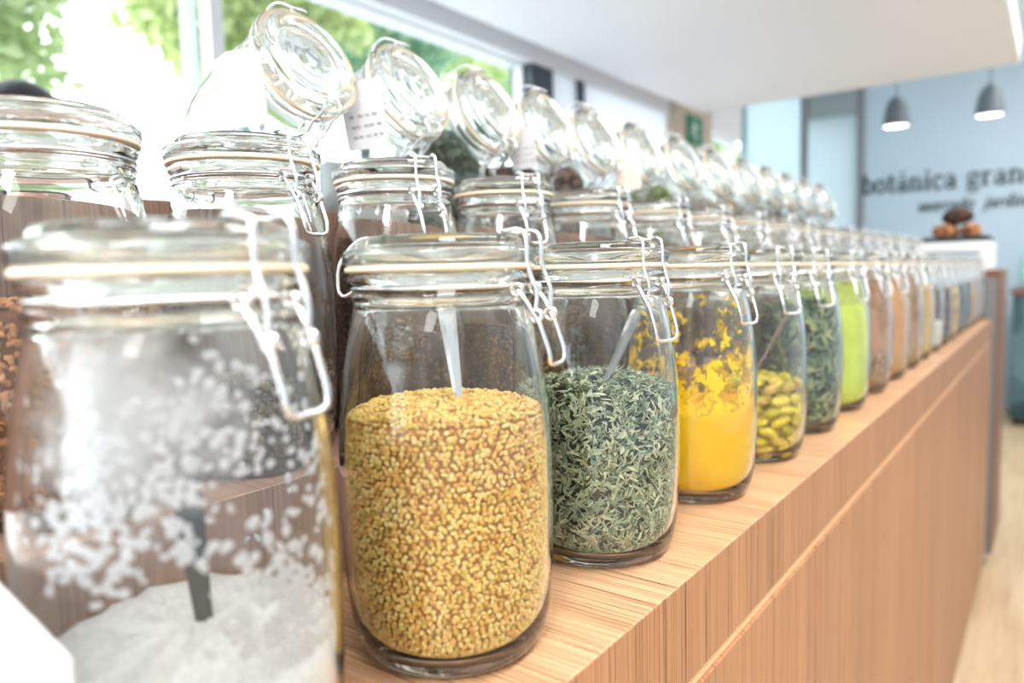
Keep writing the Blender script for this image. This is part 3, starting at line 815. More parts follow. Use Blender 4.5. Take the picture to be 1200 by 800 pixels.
# paper tags hung from the necks, on the side of each jar towards the camera
tag_col = principled('pinkish_paper', h(236, 220, 208), .8)
TL = ['blank white paper tag hanging beside the largest slanted lid', 'white paper tag with grey scribbles on the second slanted jar', 'white paper tag on the slanted jar of dark green leaves', 'white paper tag hanging on the fourth slanted jar', 'white paper tag hanging on the fifth slanted jar',
      'pinkish paper tag hanging on the sixth slanted jar', 'white paper tag hanging on the seventh slanted jar', 'white paper tag hanging on the eighth slanted jar']
for i in (0, 1, 3, 5):
    x = ROW3[i]; sz = {0: .88, 1: .92, 3: .72, 5: .85}[i]
    t = empty('paper_tag', (x-.080, .272, RZ+.098)); tag(t, TL[i], 'tag', 'paper tags on the slanted jars')
    t.rotation_euler = (math.radians(-8), 0, math.radians(34)); t.scale = (sz, sz, sz)
    # tag plane is local YZ, facing -X; notched upper corner
    pts = [(-.026, -.036), (.022, -.036), (.025, .026), (-.012, .034), (-.026, .044), (-.030, .020)]
    pts = [(-.024, -.036), (.020, -.036), (.024, .026), (.014, .036), (-.008, .036), (-.024, .028)]
    v = [(0, -y, z) for y, z in pts]+[(.0006, -y, z) for y, z in pts]; n = len(pts)
    f = [tuple(range(n)), tuple(reversed(range(n, 2*n)))]+[(k, (k+1) % n, n+(k+1) % n, n+k) for k in range(n)]
    link('tag_card', fix_normals(mesh('tag_card', v, f)), tag_col if i == 5 else M['paper'], t)
    MB().tube([(0, -.004, .031), (.006, -.012, .044), (.020, -.022, .055)], .0005, n=5).build('tag_string', M['paper'], t, True)
    if i > 0:
        mb = MB(); rr = random.Random(i)
        for line in range(3):
            zz = -.002-.011*line; yy = .016
            while yy > -.014:
                L_ = rr.uniform(.003, .006)
                mb.tube([(-.0004, yy, zz), (-.0004, yy-L_*.3, zz+.0035), (-.0004, yy-L_*.6, zz-.001), (-.0004, yy-L_, zz+.0025)], .0004, n=4, smooth=1)
                yy -= L_+rr.uniform(.001, .006)
        mb.build('scribble', M['ink'], t)

# ------------------------------------------------------------------ things at the far end of the counter
sc_ = empty('side_cabinet', (3.72, .2, 0)); tag(sc_, 'grey panelled side cabinet with brown edge standing past the end of the counter', 'cabinet')
MB().box(-.27, .20, -.255, .40, .03, 1.165, .002).build('carcass', M['grey'], sc_)
MB().box(-.28, .21, -.305, .41, 1.1655, 1.19, .002).build('cabinet_top', M['brown'], sc_)
MB().box(-.275, .205, -.296, -.2555, .05, 1.165, .002).build('side_panel', M['grey'], sc_)
MB().box(-.275, .205, -.303, -.2965, .05, 1.165, .001).build('edge_strip', M['brown'], sc_)
for yy in (-.27, .36):
    mb = MB(); mb.tube([(-.22, yy, 0), (-.22, yy, .0495)], .018, n=12, smooth=0); mb.build('foot', M['steel'], sc_, True)
ws = empty('white_display_stand', (3.66, .12, 1.191)); tag(ws, 'white bridge-shaped display stand on the grey side cabinet', 'stand')
MB().box(-.16, .20, -.185, .34, .075, .115, .004).build('top_slab', M['softwhite'], ws)
MB().box(-.16, .20, -.185, -.150, 0, .0745, .003).build('stand_leg', M['softwhite'], ws)
MB().box(-.16, .20, .305, .34, 0, .0745, .003).build('stand_leg', M['softwhite'], ws)
tr = empty('black_tray', (3.64, .07, 1.3065)); tag(tr, 'flat black tray on the white display stand', 'tray')
MB().box(-.11, .16, -.125, .13, 0, .010, .002).build('tray_base', M['black'], tr)
m_ = MB()
for q in ((-.11, .16, -.125, -.115), (-.11, .16, .12, .13), (-.11, -.10, -.115, .12), (.15, .16, -.115, .12)): m_.box(*q, .0102, .024, .001)
m_.build('tray_rim', M['black'], tr)
def blob(name, sx, sy, sz, mat, loc, seed, amp=.15, parent=None, sub=4):
    import bmesh
    bm = bmesh.new(); bmesh.ops.create_icosphere(bm, subdivisions=sub, radius=1)
    from mathutils import noise
    for v in bm.verts:
        d = 1+amp*noise.noise(v.co*1.6+Vector((seed, 0, 0)))+amp*.4*noise.noise(v.co*4+Vector((seed, 0, 0)))
        v.co = Vector((v.co.x*sx, v.co.y*sy, v.co.z*sz))*d
    me = bpy.data.meshes.new(name); bm.to_mesh(me); bm.free()
    me.polygons.foreach_set('use_smooth', [True]*len(me.polygons))
    return link(name, me, mat, parent, loc)
crust = mottled('baked_crust', h(120, 70, 40), h(176, 112, 66), h(206, 150, 98), 40)
dcrust = mottled('dark_crust', h(24, 16, 14), h(46, 30, 24), h(90, 50, 36), 40)
for k, (dx, dy, dz, s, m_, lab) in enumerate([(0, .045, .034, (.05, .052, .034), crust, 'tan brown loaf on the black tray'), (.0, -.045, .032, (.05, .040, .032), crust, 'smaller tan loaf towards the aisle side of the black tray'), (-.01, .003, .085, (.055, .060, .034), dcrust, 'dark brown loaf lying on top of the two tan loaves')]):
    o = blob('bread_loaf', *s, m_, (3.66+dx, .06+dy, 1.3075+.016+dz+(.008 if dz > .05 else 0)), k*3.1, .12); tag(o, lab, 'bread', 'loaves on the black tray')

# white box at the near end of the counter
bx = empty('white_box', (.080, -.079, ZC)); bx.rotation_euler.z = math.radians(-7)
tag(bx, 'plain white box cropped by the lower left corner of the picture', 'box')

# ------------------------------------------------------------------ room
def st(o): o['kind'] = 'structure'; return o
fl = wood('pale_floorboards', (2, 30, 2), h(172, 146, 112), h(196, 172, 136), h(208, 186, 152), .35, (.6, 3, 1))
st(MB().box(-3, 9, -4, 1.70, -.05, 0).build('floor', fl))
WY = 1.75
def frosted(name, col):
    m, N, L = newmat(name); b = N['Principled BSDF']; b.inputs['Base Color'].default_value = col; b.inputs['Roughness'].default_value = .4
    t = N.new('ShaderNodeBsdfTranslucent'); t.inputs[0].default_value = col; mi = N.new('ShaderNodeMixShader'); mi.inputs[0].default_value = .6
    L.new(b.outputs[0], mi.inputs[1]); L.new(t.outputs[0], mi.inputs[2]); L.new(mi.outputs[0], N['Material Output'].inputs[0]); return m
M['frost'] = frosted('frosted_glazing', srgb(244, 246, 250))
# canopy-like ceiling over the counter
st(MB().box(-1.5, 4.60, -.10, 1.57, 2.215, 2.34, .004).build('ceiling', M['white']))
st(MB().box(-3, 9, -4, 1.90, 2.95, 3.0).build('ceiling', M['white']))
# left wall: sill wall, header, piers
st(MB().box(-3, 7.45, WY, WY+.15, 0, .85).build('wall_left', M['white']))
st(MB().box(-3, 5.80, WY-.02, WY+.15, 2.215, 2.95).build('wall_left', M['white']))
st(MB().box(3.13, 3.36, WY, WY+.012, .85, 2.215).build('wall_left', M['frost']))
st(MB().box(3.43, 4.46, WY, WY+.012, .85, 2.215).build('wall_left', M['frost']))
beige = principled('beige_plaster', h(206, 194, 180), .7)
st(MB().box(4.465, 5.12, WY-.04, WY+.15, 0, 2.35).build('trim_1', beige))
def window(n, x0, x1, z0=.85, z1=2.215, mull=(), frame='dark', pane=True, fw=.03):
    r = empty('window_%d' % n, ((x0+x1)/2, WY+.06, z0)); st(r)
    w = (x1-x0)/2; hh = z1-z0
    mb = MB(); mb.box(-w, w, -.02, .03, 0, fw); mb.box(-w, w, -.02, .03, hh-fw*.6, hh); mb.box(-w, -w+fw, -.02, .03, fw, hh-fw*.6); mb.box(w-fw, w, -.02, .03, fw, hh-fw*.6)
    for m_ in mull: mb.box(m_-r.location.x-.02, m_-r.location.x+.02, -.02, .03, fw, hh-fw*.6)
    mb.build('window_frame', M[frame], r)
    MB().box(-w+fw, w-fw, .002, .006, fw, hh-fw*.6).build('window_pane', M['pane'], r)
    return r
m, N, L = newmat('window_glass'); N.remove(N['Principled BSDF']); t = N.new('ShaderNodeBsdfTransparent'); t.inputs[0].default_value = (.97, .985, .98, 1)
g = N.new('ShaderNodeBsdfGlossy'); g.inputs['Roughness'].default_value = 0; mi = N.new('ShaderNodeMixShader'); lw = N.new('ShaderNodeLayerWeight'); lw.inputs[0].default_value = .5
pw = N.new('ShaderNodeMath'); pw.operation = 'POWER'; pw.inputs[1].default_value = 5; L.new(lw.outputs['Facing'], pw.inputs[0])
fr = N.new('ShaderNodeMath'); fr.operation = 'MULTIPLY_ADD'; fr.inputs[1].default_value = .6; fr.inputs[2].default_value = .04; L.new(pw.outputs[0], fr.inputs[0])
L.new(fr.outputs[0], mi.inputs[0]); L.new(t.outputs[0], mi.inputs[1]); L.new(g.outputs[0], mi.inputs[2]); L.new(mi.outputs[0], N['Material Output'].inputs[0]); M['pane'] = m
window(1, -2.9, 1.35, mull=(-.6,), frame='softwhite'); window(2, 1.35, 2.95, frame='softwhite', fw=.015)
st(MB().box(2.95, 3.13, WY-.01, WY+.12, .85, 2.215).build('trim_2', M['dark']))
st(MB().box(3.36, 3.43, WY-.01, WY+.12, .85, 2.215).build('trim_3', M['dark']))
window(3, 5.12, 5.80, .85, 2.215, frame='softwhite', fw=.02)
# frosted partition toward the corner
fg = frosted('pale_frosted_panel', h(214, 226, 230))
st(MB().box(5.83, 7.38, WY-.03, WY-.02, .1, 2.9).build('wall_left', fg))
st(MB().box(5.80, 5.83, WY-.05, WY, 0, 2.9).build('trim_4', principled('pale_teal_frame', h(150, 190, 196), .4)))
st(MB().box(7.38, 7.42, WY-.09, WY, 0, 2.9).build('trim_5', M['grey']))
bwall = principled('pale_blue_wall', h(176, 196, 210), .7)
st(MB().box(7.45, 7.6, -4, 1.18, 0, 2.95).build('wall_back', bwall))
st(MB().box(7.42, 7.6, 1.18, 1.235, 0, 2.95).build('trim_6', M['grey']))
st(MB().box(7.47, 7.6, 1.235, WY, 0, 2.62).build('wall_back', fg))
st(MB().box(7.40, 7.6, 1.235, WY, 2.62, 2.95).build('wall_back', principled('grey_recess', h(140, 150, 152), .7)))

# lettering on the back wall -------------------------------------------------
def arcp(cx, cy, rx, ry, a0, a1, n=14): return [(cx+rx*math.cos(math.radians(a0+(a1-a0)*k/n)), cy+ry*math.sin(math.radians(a0+(a1-a0)*k/n))) for k in range(n+1)]
TH_, TN = .20, .10    # thick / thin strokes
GL = {   # strokes: (points, width); unit = x-height
 'b': (.78, [([(.16, 0), (.16, 1.5)], TH_), (arcp(.42, .5, .30, .46, 130, -130), .15), ([(0, 1.47), (.2, 1.47)], TN)]),
 'o': (.80, [(arcp(.40, .5, .32, .46, 0, 360), .16)]),
 't': (.56, [([(.24, .1), (.24, 1.3)], TH_), ([(0, .95), (.52, .95)], TN), (arcp(.38, .2, .14, .18, 180, 310), .12)]),
 'a': (.78, [([(.56, .05), (.56, .7)], TH_), (arcp(.34, .72, .24, .24, 10, 160), .11), (arcp(.32, .28, .24, .26, 30, 330), .14), ([(.5, .05), (.76, .05)], TN)]),
 'n': (.90, [([(.17, 0), (.17, .95)], TH_), (arcp(.43, .62, .26, .32, 150, 0), .12), ([(.68, 0), (.68, .66)], TH_), ([(0, .05), (.34, .05)], TN), ([(.52, .05), (.86, .05)], TN), ([(0, .92), (.2, .92)], TN)]),
 'i': (.44, [([(.2, 0), (.2, .95)], TH_), ([(0, .05), (.4, .05)], TN), ([(.02, .92), (.22, .92)], TN), ([(.2, 1.22), (.2, 1.42)], .22)]),
 'c': (.72, [(arcp(.40, .5, .32, .46, 50, 310), .15), ([(.56, .74), (.64, .86)], .18)]),
 'g': (.80, [(arcp(.34, .64, .26, .32, 0, 360), .13), (arcp(.36, -.16, .32, .24, 0, 360), .11), ([(.18, .34), (.1, .2), (.2, .08), (.5, .06)], .11), ([(.52, .86), (.74, .96)], .12)]),
 'r': (.66, [([(.18, 0), (.18, .95)], TH_), (arcp(.44, .60, .24, .32, 150, 50), .14), ([(0, .05), (.4, .05)], TN), ([(0, .92), (.2, .92)], TN)]),
 'e': (.74, [(arcp(.38, .5, .31, .46, 0, 320), .14), ([(.08, .5), (.68, .5)], TN)]),
 'l': (.44, [([(.2, 0), (.2, 1.5)], TH_), ([(0, .05), (.4, .05)], TN), ([(0, 1.47), (.2, 1.47)], TN)]),
 'd': (.82, [([(.60, 0), (.60, 1.5)], TH_), (arcp(.36, .5, .29, .46, 50, 310), .15), ([(.42, 1.47), (.62, 1.47)], TN), ([(.6, .05), (.8, .05)], TN)]),
 'm': (1.25, [([(.17, 0), (.17, .95)], TH_), (arcp(.38, .62, .22, .32, 150, 0), .12), ([(.60, 0), (.60, .66)], TH_), (arcp(.82, .62, .22, .32, 160, 0), .12), ([(1.04, 0), (1.04, .66)], TH_), ([(0, .05), (.3, .05)], TN), ([(.9, .05), (1.2, .05)], TN)]),
 'j': (.44, [([(.24, .95), (.24, -.2)], TH_), (arcp(.04, -.2, .2, .2, 0, -110), .12), ([(.24, 1.22), (.24, 1.42)], .2)]),
 'ac': (0, [([(.30, 1.22), (.52, 1.5)], .14)]),
}
def word(text, y0, z0, hgt, shear, root, name):
    x = 0; adv = 0
    for ch in text:
        if ch == ' ': x += .55; continue
        base = {'á': 'a', 'í': 'i'}.get(ch, ch); w, strokes = GL[base]
        strokes = list(strokes)
        if ch == 'á': strokes += GL['ac'][1]
        mb = MB()
        for pts, wd in strokes:
            pts = [Vector((p[0]+shear*p[1], p[1], 0)) for p in pts]
            v = []; m = len(pts)
            for i, p in enumerate(pts):
                t = (pts[min(i+1, m-1)]-pts[max(i-1, 0)])
                if t.length < 1e-6: t = Vector((1, 0, 0))
                t.normalize(); nn = Vector((-t.y, t.x, 0))*wd*.5
                for q in (p+nn, p-nn):
                    for dx in (0, .012): v.append((-dx, y0-(x+q.x)*hgt*.98, z0+q.y*hgt))
            f = [(0, 1, 3, 2), (4*(m-1), 4*(m-1)+2, 4*(m-1)+3, 4*(m-1)+1)]
            for i in range(m-1):
                a = 4*i; b_ = a+4
                f += [(a, a+2, b_+2, b_), (a+1, b_+1, b_+3, a+3), (a, b_, b_+1, a+1), (a+2, a+3, b_+3, b_+2)]
            mb.add(v, f)
        mb.build(name, M['letter'], root)
        x += w+.10
    return x
lt = empty('wall_lettering', (7.449, 0, 0)); tag(lt, 'large dark serif shop name botánica gran across the pale back wall', 'lettering')
word('botánica granel', 1.185, 1.875, .118, 0, lt, 'letter')
lt2 = empty('wall_lettering', (7.449, 0, 0)); tag(lt2, 'small dark italic words under the large name on the back wall', 'lettering')
word('mercado  jardín', .73, 1.69, .066, .25, lt2, 'letter')

# pendant lamps --------------------------------------------------------------
shade_m = principled('grey_lamp_shade', h(94, 108, 118), .45)
em, N, L = newmat('lamp_glow'); N.remove(N['Principled BSDF']); e = N.new('ShaderNodeEmission'); e.inputs[0].default_value = (1, .93, .9, 1); e.inputs[1].default_value = 3.0; L.new(e.outputs[0], N['Material Output'].inputs[0])
PL = ['grey bell pendant lamp hanging nearer the glass partition', 'grey bell pendant lamp hanging nearer the aisle']
sh_prof = [(0, .200), (.012, .200), (.022, .192), (.045, .170), (.062, .130), (.072, .08), (.079, .03), (.086, 0), (.082, 0), (.074, .03), (.067, .08), (.057, .128), (.040, .165), (.018, .186), (0, .188)]
sh_me = rev_mesh('lamp_shade', sh_prof, 40)
for k, (py, pz) in enumerate(((.604, 2.128), (.086, 2.122))):
    p = empty('pendant_lamp', (5.5, py, pz)); tag(p, PL[k], 'lamp', 'bell pendant lamps')
    link('lamp_shade', sh_me, shade_m, p)
    link('lamp_diffuser', rev_mesh('lamp_diffuser', [(0, .004), (.0738, .004), (.0738, .010), (0, .012)], 32), em, p)
    MB().tube([(0, 0, .198), (0, 0, 2.95-pz)], .004, n=8, smooth=0).build('lamp_cord', shade_m, p, True)

# emergency sign -------------------------------------------------------------
sg = empty('emergency_sign', (4.795, WY-.045, 2.10)); tag(sg, 'green emergency exit sign with a white figure on the beige pillar', 'sign')
MB().box(-.13, .13, -.006, 0, -.04, .145, .001).build('sign_board', principled('sign_green', h(10, 128, 84), .4), sg)
mb = MB()
# running figure: head, body, arms, legs; arrow
mb.add([(-.012+.014*math.cos(a), -.0066, .108+.014*math.sin(a)) for a in [2*PI*k/12 for k in range(12)]]+[(-.012+.014*math.cos(a), -.0084, .108+.014*math.sin(a)) for a in [2*PI*k/12 for k in range(12)]],
       [tuple(range(12, 24))]+[(k, (k+1) % 12, 12+(k+1) % 12, 12+k) for k in range(12)])
for pts in ([(-.014, .09), (-.004, .045)], [(-.014, .085), (-.05, .066), (-.06, .045)], [(-.010, .085), (.026, .072), (.044, .086)], [(-.004, .047), (-.034, .022), (-.064, .018)], [(-.004, .047), (.022, .018), (.018, -.018)]):
    mb.tube([(x, -.0075, z) for x, z in pts], .0075, n=6, smooth=0)
mb.build('sign_figure', principled('sign_white', h(236, 248, 240), .4), sg)

# teal unit and glass bottle at the right edge --------------------------------
tl = empty('teal_cabinet', (6.9, -.62, 0)); tag(tl, 'dark teal low cabinet with brown top at the right picture edge', 'cabinet')
MB().box(-.30, .35, -.55, .60, .06, .985, .006).build('carcass', mottled('teal_front', h(30, 58, 66), h(58, 88, 96), h(92, 120, 126), 3), tl)
MB().box(-.32, .36, -.57, .62, .986, 1.02, .004).build('cabinet_top', M['brown'], tl)
MB().box(-.27, .34, -.53, .58, 0, .0595).build('plinth', M['gap'], tl)
gb = empty('green_glass_bottle', (6.78, -.19, 1.0205)); tag(gb, 'pale green rounded glass bottle on the dark teal cabinet', 'bottle')
bp = spline([(0, .002), (.10, 0), (.135, .03), (.14, .15), (.12, .26), (.06, .33), (.035, .37), (.032, .46), (.038, .465)], 3)
link('bottle_body', rev_mesh('bottle_body', bp+[(r-.006, z) for r, z in [(.038, .465), (.034, .37), (.060, .33), (.115, .26), (.134, .15), (.128, .03)]]+[(0, .012)], 32), principled('mint_glass', h(158, 214, 196), .25), gb)
MB().tube([(0, 0, .44), (0, 0, .50)], .030, n=16, smooth=0).build('stopper', M['brown'], gb, True)

# white vase on the back counter, behind the slanted jars
bc = empty('window_bench', (2.4, 1.25, 0)); tag(bc, 'white bench along the window behind the jars', 'bench')
MB().box(-1.45, 1.2, -.18, .42, 1.02, 1.06, .004).build('bench_top', M['softwhite'], bc)
for xx in (-1.38, 1.1): MB().box(xx-.03, xx+.03, -.15, .38, 0, 1.0195, .003).build('leg', M['softwhite'], bc)
vs = empty('white_vase', (1.13, 1.50, 1.0625)); tag(vs, 'blurred round white vase between the nearest lids and the window', 'vase')
vp = spline([(0, .001), (.07, 0), (.12, .05), (.165, .20), (.165, .36), (.12, .48), (.065, .545), (.055, .565)], 4)
link('vase_body', rev_mesh('vase_body', vp+[(.050, .565), (.05, .54), (.10, .47), (.15, .35), (.15, .2), (.1, .05), (0, .01)], 48), principled('white_ceramic', h(246, 246, 250), .3), vs)

# person behind the counter ----------------------------------------------------
def person():
    px, py = .615, 1.33
    pr = empty('person', (px, py, 0)); pr.scale = (1.004, 1.004, 1.004); tag(pr, 'person with dark hair in a white top standing behind the nearest jars', 'person')
    def skin(name, J, E, mat, sub=2):
        me = bpy.data.meshes.new(name); me.from_pydata([j[0] for j in J], E, []); o = link(name, me, mat, pr)
        s = o.modifiers.new('s', 'SKIN'); lay = me.skin_vertices[0].data if me.skin_vertices else None
        if lay is None:
            import bmesh
            bm = bmesh.new(); bm.from_mesh(me); bm.verts.layers.skin.verify(); bm.to_mesh(me); bm.free(); lay = me.skin_vertices[0].data
        for d, j in zip(lay, J): d.radius = j[1] if isinstance(j[1], tuple) else (j[1], j[1])
        lay[0].use_root = True
        q = o.modifiers.new('u', 'SUBSURF'); q.levels = sub; q.render_levels = sub
        return o
    sk = principled('skin', h(222, 172, 146), .5)
    J = [((0, 0, .86), (.13, .10)), ((0, 0, 1.02), (.125, .09)), ((0, 0, 1.20), (.14, .095)), ((0, 0, 1.285), (.09, .07)), ((0, 0, 1.33), .050), ((0, -.01, 1.38), .052), ((0, -.02, 1.43), (.068, .082)), ((0, -.02, 1.485), (.072, .088)), ((0, -.015, 1.53), (.055, .066)),
         ((.155, 0, 1.265), .050), ((.20, -.01, 1.03), .038), ((.20, -.13, .90), .030), ((.19, -.20, .88), .024),
         ((-.155, 0, 1.265), .050), ((-.20, -.01, 1.03), .038), ((-.20, -.13, .90), .030), ((-.19, -.20, .88), .024),
         ((.085, 0, .78), .085), ((.09, -.01, .46), .056), ((.09, .01, .10), .038), ((.09, -.10, .035), .034),
         ((-.085, 0, .78), .085), ((-.09, -.01, .46), .056), ((-.09, .01, .10), .038), ((-.09, -.10, .035), .034)]
    E = [(0, 1), (1, 2), (2, 3), (3, 4), (4, 5), (5, 6), (6, 7), (7, 8), (3, 9), (9, 10), (10, 11), (11, 12), (3, 13), (13, 14), (14, 15), (15, 16), (0, 17), (17, 18), (18, 19), (19, 20), (0, 21), (21, 22), (22, 23), (23, 24)]
    # hands: five short fingers each, rooted in the palm
    for s, w in ((1, 12), (-1, 16)):
        for k, (dx, ln) in enumerate(((-.024, .046), (-.008, .056), (.008, .052), (.022, .042))):
            a = len(J); J.append(((s*.19+dx, -.235, .875), .0088)); J.append(((s*.19+dx, -.235-ln*.8, .86-ln*.35), .0075)); E += [(w, a), (a, a+1)]
        a = len(J); J.append(((s*.19-s*.034, -.215, .878), .0095)); J.append(((s*.19-s*.046, -.245, .870), .0085)); E += [(w, a), (a, a+1)]
    skin('body', J, E, sk)
    T = [((0, 0, .84), (.155, .12)), ((0, 0, 1.02), (.150, .112)), ((0, 0, 1.20), (.165, .115)), ((0, 0, 1.275), (.10, .08)), ((.16, 0, 1.262), .066), ((.205, -.01, 1.06), .052), ((-.16, 0, 1.262), .066), ((-.205, -.01, 1.06), .052)]
    skin('white_top', T, [(0, 1), (1, 2), (2, 3), (3, 4), (4, 5), (3, 6), (6, 7)], principled('white_cotton', h(240, 236, 238), .8))
    hair = principled('dark_hair', h(22, 22, 28), .45)
    # hair cap: ellipsoid opened over the face
    import bmesh
    bm = bmesh.new(); bmesh.ops.create_uvsphere(bm, u_segments=32, v_segments=20, radius=1)
    bmesh.ops.delete(bm, geom=[v for v in bm.verts if (v.co.y < -.35 and v.co.z < .35) or v.co.z < -.75], context='VERTS')
    for v in bm.verts: v.co = Vector((v.co.x*.088, v.co.y*.106+.004, v.co.z*.118+1.49))
    me = bpy.data.meshes.new('hair'); bm.to_mesh(me); bm.free(); me.polygons.foreach_set('use_smooth', [True]*len(me.polygons))
    o = link('hair', me, hair, pr); q = o.modifiers.new('s', 'SOLIDIFY'); q.thickness = .012
    mb = MB(); mb.box(-.013, .013, -.122, -.095, 1.445, 1.485, .005); mb.build('nose', sk, pr, True)
    for s in (-1, 1):
        e = blob('eye', .012, .006, .008, principled('eye_dark', h(40, 34, 34), .3), (s*.030, -.103, 1.492), s, 0, pr, 2)
        e = blob('ear', .008, .016, .026, sk, (s*.088, -.01, 1.475), s, .05, pr, 2)
    blob('mouth', .024, .007, .007, principled('lips', h(188, 104, 100), .4), (0, -.100, 1.420), 2, 0, pr, 2)
    M['trousers'] = principled('dark_trousers', h(50, 56, 70), .8)
    skin('trousers', [((0, 0, .86), (.15, .115)), ((.088, 0, .76), .100), ((.092, -.01, .46), .070), ((.092, .01, .12), .055), ((-.088, 0, .76), .100), ((-.092, -.01, .46), .070), ((-.092, .01, .12), .055)], [(0, 1), (1, 2), (2, 3), (0, 4), (4, 5), (5, 6)], M['trousers'])
    for s in (-1, 1): blob('shoe', .045, .12, .040, principled('shoe_dark', h(30, 30, 34), .5), (s*.09, -.05, .041), 1, 0, pr, 3)
    return pr
pr = person()

# ------------------------------------------------------------------ outdoors
leafmats = []
for k, cs in enumerate([[h(138, 168, 116), h(188, 210, 146), h(226, 236, 186)], [h(104, 158, 134), h(158, 204, 164), h(204, 230, 192)], [h(158, 180, 112), h(204, 218, 144), h(234, 240, 188)]]):
    lm = grain('leaf_green', [(0, cs[0]), (.5, cs[1]), (1, cs[2])], .5); N = lm.node_tree.nodes; L = lm.node_tree.links
    tl = N.new('ShaderNodeBsdfTranslucent'); mi = N.new('ShaderNodeMixShader'); mi.inputs[0].default_value = .55; b = N['Principled BSDF']
    L.new(b.inputs['Base Color'].links[0].from_socket, tl.inputs[0]); L.new(b.outputs[0], mi.inputs[1]); L.new(tl.outputs[0], mi.inputs[2]); L.new(mi.outputs[0], N['Material Output'].inputs[0])
    leafmats.append(lm)
bark = [principled('pale_bark', h(168, 180, 190), .8), principled('dark_bark', h(66, 82, 86), .8)]
def tree(x, y, h0, r, n, k, dark, label, lean=0.0, tr_=.12):
    t = empty('tree', (x, y, 0)); tag(t, label, 'tree', 'trees outside the window')
    mb = MB(); pts = [(lean*q*h0, 0, h0*q) for q in (0, .3, .6, .9)]
    mb.tube(pts, tr_, n=10, smooth=1)
    rs = np.random.default_rng(int(x*10)+77)
    for q in range(7):
        a = rs.uniform(0, 2*PI); z0 = h0*rs.uniform(.35, .85); Lb = r*rs.uniform(.5, .9)
        mb.tube([(lean*z0, 0, z0), (lean*z0+Lb*.5*math.cos(a), Lb*.5*math.sin(a), z0+Lb*.35), (lean*z0+Lb*math.cos(a), Lb*math.sin(a), z0+Lb*.6)], tr_*.3, n=6, smooth=1)
    mb.build('trunk', bark[dark], t, True)
    cl = rs.normal(size=(46, 3)); cl = cl/np.linalg.norm(cl, axis=1)[:, None]*rs.uniform(.2, 1, (46, 1))**.5*np.array([r, r, r*.8])+np.array([lean*h0, 0, h0])
    ci = rs.integers(0, 46, n); P = cl[ci]+rs.normal(size=(n, 3))*r*.13
    Nn = rs.normal(size=(n, 3)); Nn /= np.linalg.norm(Nn, axis=1)[:, None]
    v, f = scatter(P, Nn, np.array([(-1, 0, 0), (0, -.55, .12), (1, 0, 0), (0, .55, .12)], float), np.array([(0, 1, 2, 3)]), (.085, .085, .085), .3, .1, 9)
    fo = link('foliage', mesh('foliage', v, f), leafmats[k], t); fo['kind'] = 'stuff'
tree(1.6, 6.6, 3.75, 1.3, 8500, 0, 0, 'bushy green tree outside behind the nearest back-row jar, leftmost in the window', .02)
tree(4.6, 6.8, 4.3, 1.25, 7500, 2, 0, 'tree with pale slanted trunk outside the window', .08, .11)
tree(8.2, 8.4, 5.0, 1.5, 6500, 1, 1, 'tree with dark trunk outside, seen above the second slanted lid', -.02, .15)
tree(12.2, 10.2, 5.6, 1.6, 4600, 2, 1, 'yellowish green tree outside, seen above the third slanted lid', .02, .16)
tree(17.0, 12.5, 6.0, 1.8, 4200, 1, 1, 'distant green tree seen through the far end of the window', .0, .15)
tree(13.5, 4.4, 3.2, 1.3, 3200, 0, 0, 'small tree outside seen in the narrow window past the beige pillar', .0, .1)
gm = principled('pale_pavement', h(200, 204, 206), .8)
st(MB().box(-20, 40, 1.95, 40, -.12, -.07).build('pavement', gm))
lpst = empty('lamp_post', (2.58, 4.0, -.07)); tag(lpst, 'pale blurred upright post outside the window', 'post')
MB().tube([(0, 0, 0), (0, 0, 6.0)], .045, n=14, smooth=0).build('post_shaft', principled('pale_post', h(206, 214, 226), .5), lpst, True)
MB().tube([(0, 0, 0), (0, 0, .25)], .11, n=14, smooth=0).build('post_base', principled('pale_post_base', h(180, 188, 200), .5), lpst, True)

# white box geometry
MB().box(-.198, -.002, .002, .178, 0, .105, .001).build('box_base', M['softwhite'], bx)
MB().box(-.200, 0, 0, .180, .1052, .118, .001).build('lid', M['softwhite'], bx)

# ------------------------------------------------------------------ light
w = bpy.data.worlds.new('World'); sc.world = w; w.use_nodes = True
N = w.node_tree.nodes; L = w.node_tree.links; bg = N['Background']
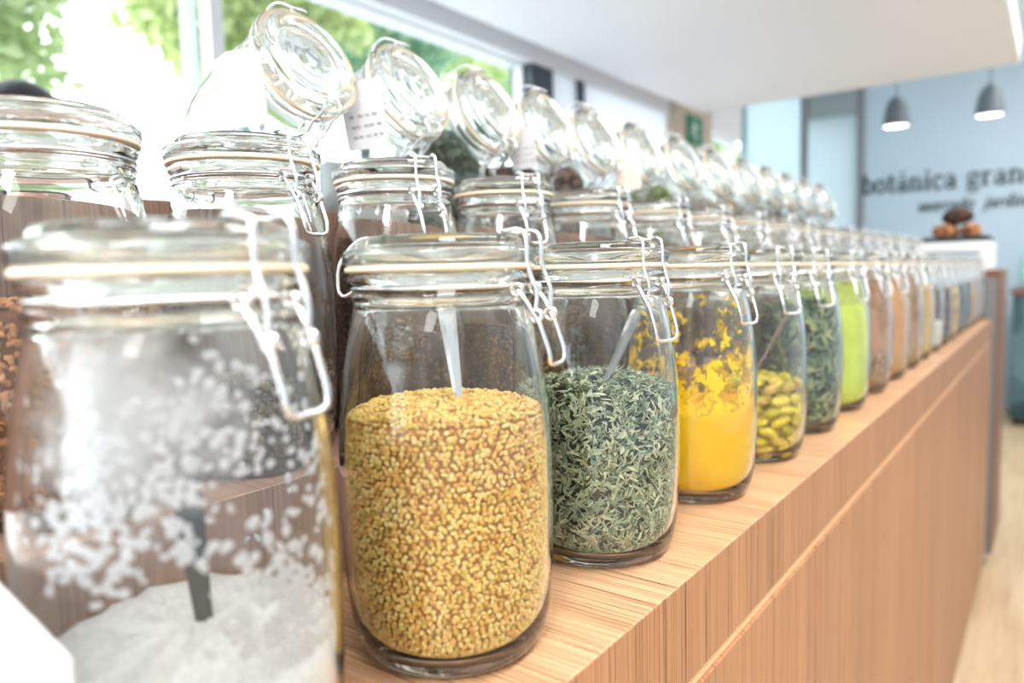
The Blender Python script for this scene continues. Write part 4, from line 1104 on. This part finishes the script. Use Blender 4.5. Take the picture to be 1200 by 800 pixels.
# bright overcast sky towards the street (+Y), the dimmer rest of the shop on the other side
tc = N.new('ShaderNodeTexCoord'); sp = N.new('ShaderNodeSeparateXYZ'); L.new(tc.outputs['Generated'], sp.inputs[0])
mr = N.new('ShaderNodeMapRange'); mr.inputs[1].default_value = -1; mr.inputs[2].default_value = 1; L.new(sp.outputs[1], mr.inputs[0])
r = ramp(N, L, mr.outputs[0], [(.40, (.16, .165, .175, 1)), (.62, (.90, .955, 1, 1))]); L.new(r.outputs[0], bg.inputs[0])
bg.inputs[0].default_value = (1, 1, 1, 1); bg.inputs[1].default_value = 3.3
def area(name, loc, rot, sx, sy, pw, col=(1, 1, 1)):
    d = bpy.data.lights.new(name, 'AREA'); d.shape = 'RECTANGLE'; d.size = sx; d.size_y = sy; d.energy = pw; d.color = col
    o = bpy.data.objects.new(name, d); COL.objects.link(o); o.location = loc; o.rotation_euler = rot; return o
area('overhead_fill_light', (.8, -.85, 2.9), (math.radians(-14), 0, 0), 3.4, .4, 52, (1, .98, .95))  # added fill for the counter front and jars, no fitting modelled
area('overhead_fill_light', (-1.5, -1.0, 2.9), (math.radians(-10), math.radians(-20), 0), 1.4, .6, 75, (1, .98, .96))  # fill added behind the camera to brighten the nearest jar
area('overhead_fill_light', (4.6, -1.0, 2.9), (math.radians(-10), 0, 0), 2.6, .4, 38, (1, .98, .97))  # added fill along the far half of the counter
area('overhead_fill_light', (6.0, -.6, 2.9), (0, math.radians(-20), 0), .6, 2.6, 16, (.95, .98, 1))  # fill added to lighten the back wall

# ------------------------------------------------------------------ camera
F = 865.
vx = Vector((641, 93, -F)).normalized(); vy = Vector((-1175, 46, -F)); vy = (vy-vx*vx.dot(vy)).normalized(); vz = vx.cross(vy)
cam = bpy.data.cameras.new('camera'); co = bpy.data.objects.new('camera', cam); COL.objects.link(co)
mw = Matrix((vx, vy, vz)).to_4x4(); mw.translation = Vector((0, -.286, ZC+.215)); co.matrix_world = mw
cam.sensor_width = 36; cam.lens = 36*F/1200; cam.clip_start = .01; cam.clip_end = 200
cam.dof.use_dof = True; cam.dof.focus_distance = .50; cam.dof.aperture_fstop = cam.lens/6.0; cam.dof.aperture_blades = 0
sc.camera = co

sc.view_settings.view_transform = 'Standard'; sc.view_settings.look = 'None'; sc.view_settings.gamma = 1
sc.view_settings.use_curve_mapping = False; sc.view_settings.exposure = .92
cy = sc.cycles
cy.use_denoising = True; cy.max_bounces = 20; cy.transmission_bounces = 18; cy.glossy_bounces = 6; cy.diffuse_bounces = 4; cy.transparent_max_bounces = 24
cy.caustics_reflective = False; cy.caustics_refractive = True; cy.sample_clamp_indirect = 6; cy.blur_glossy = .5
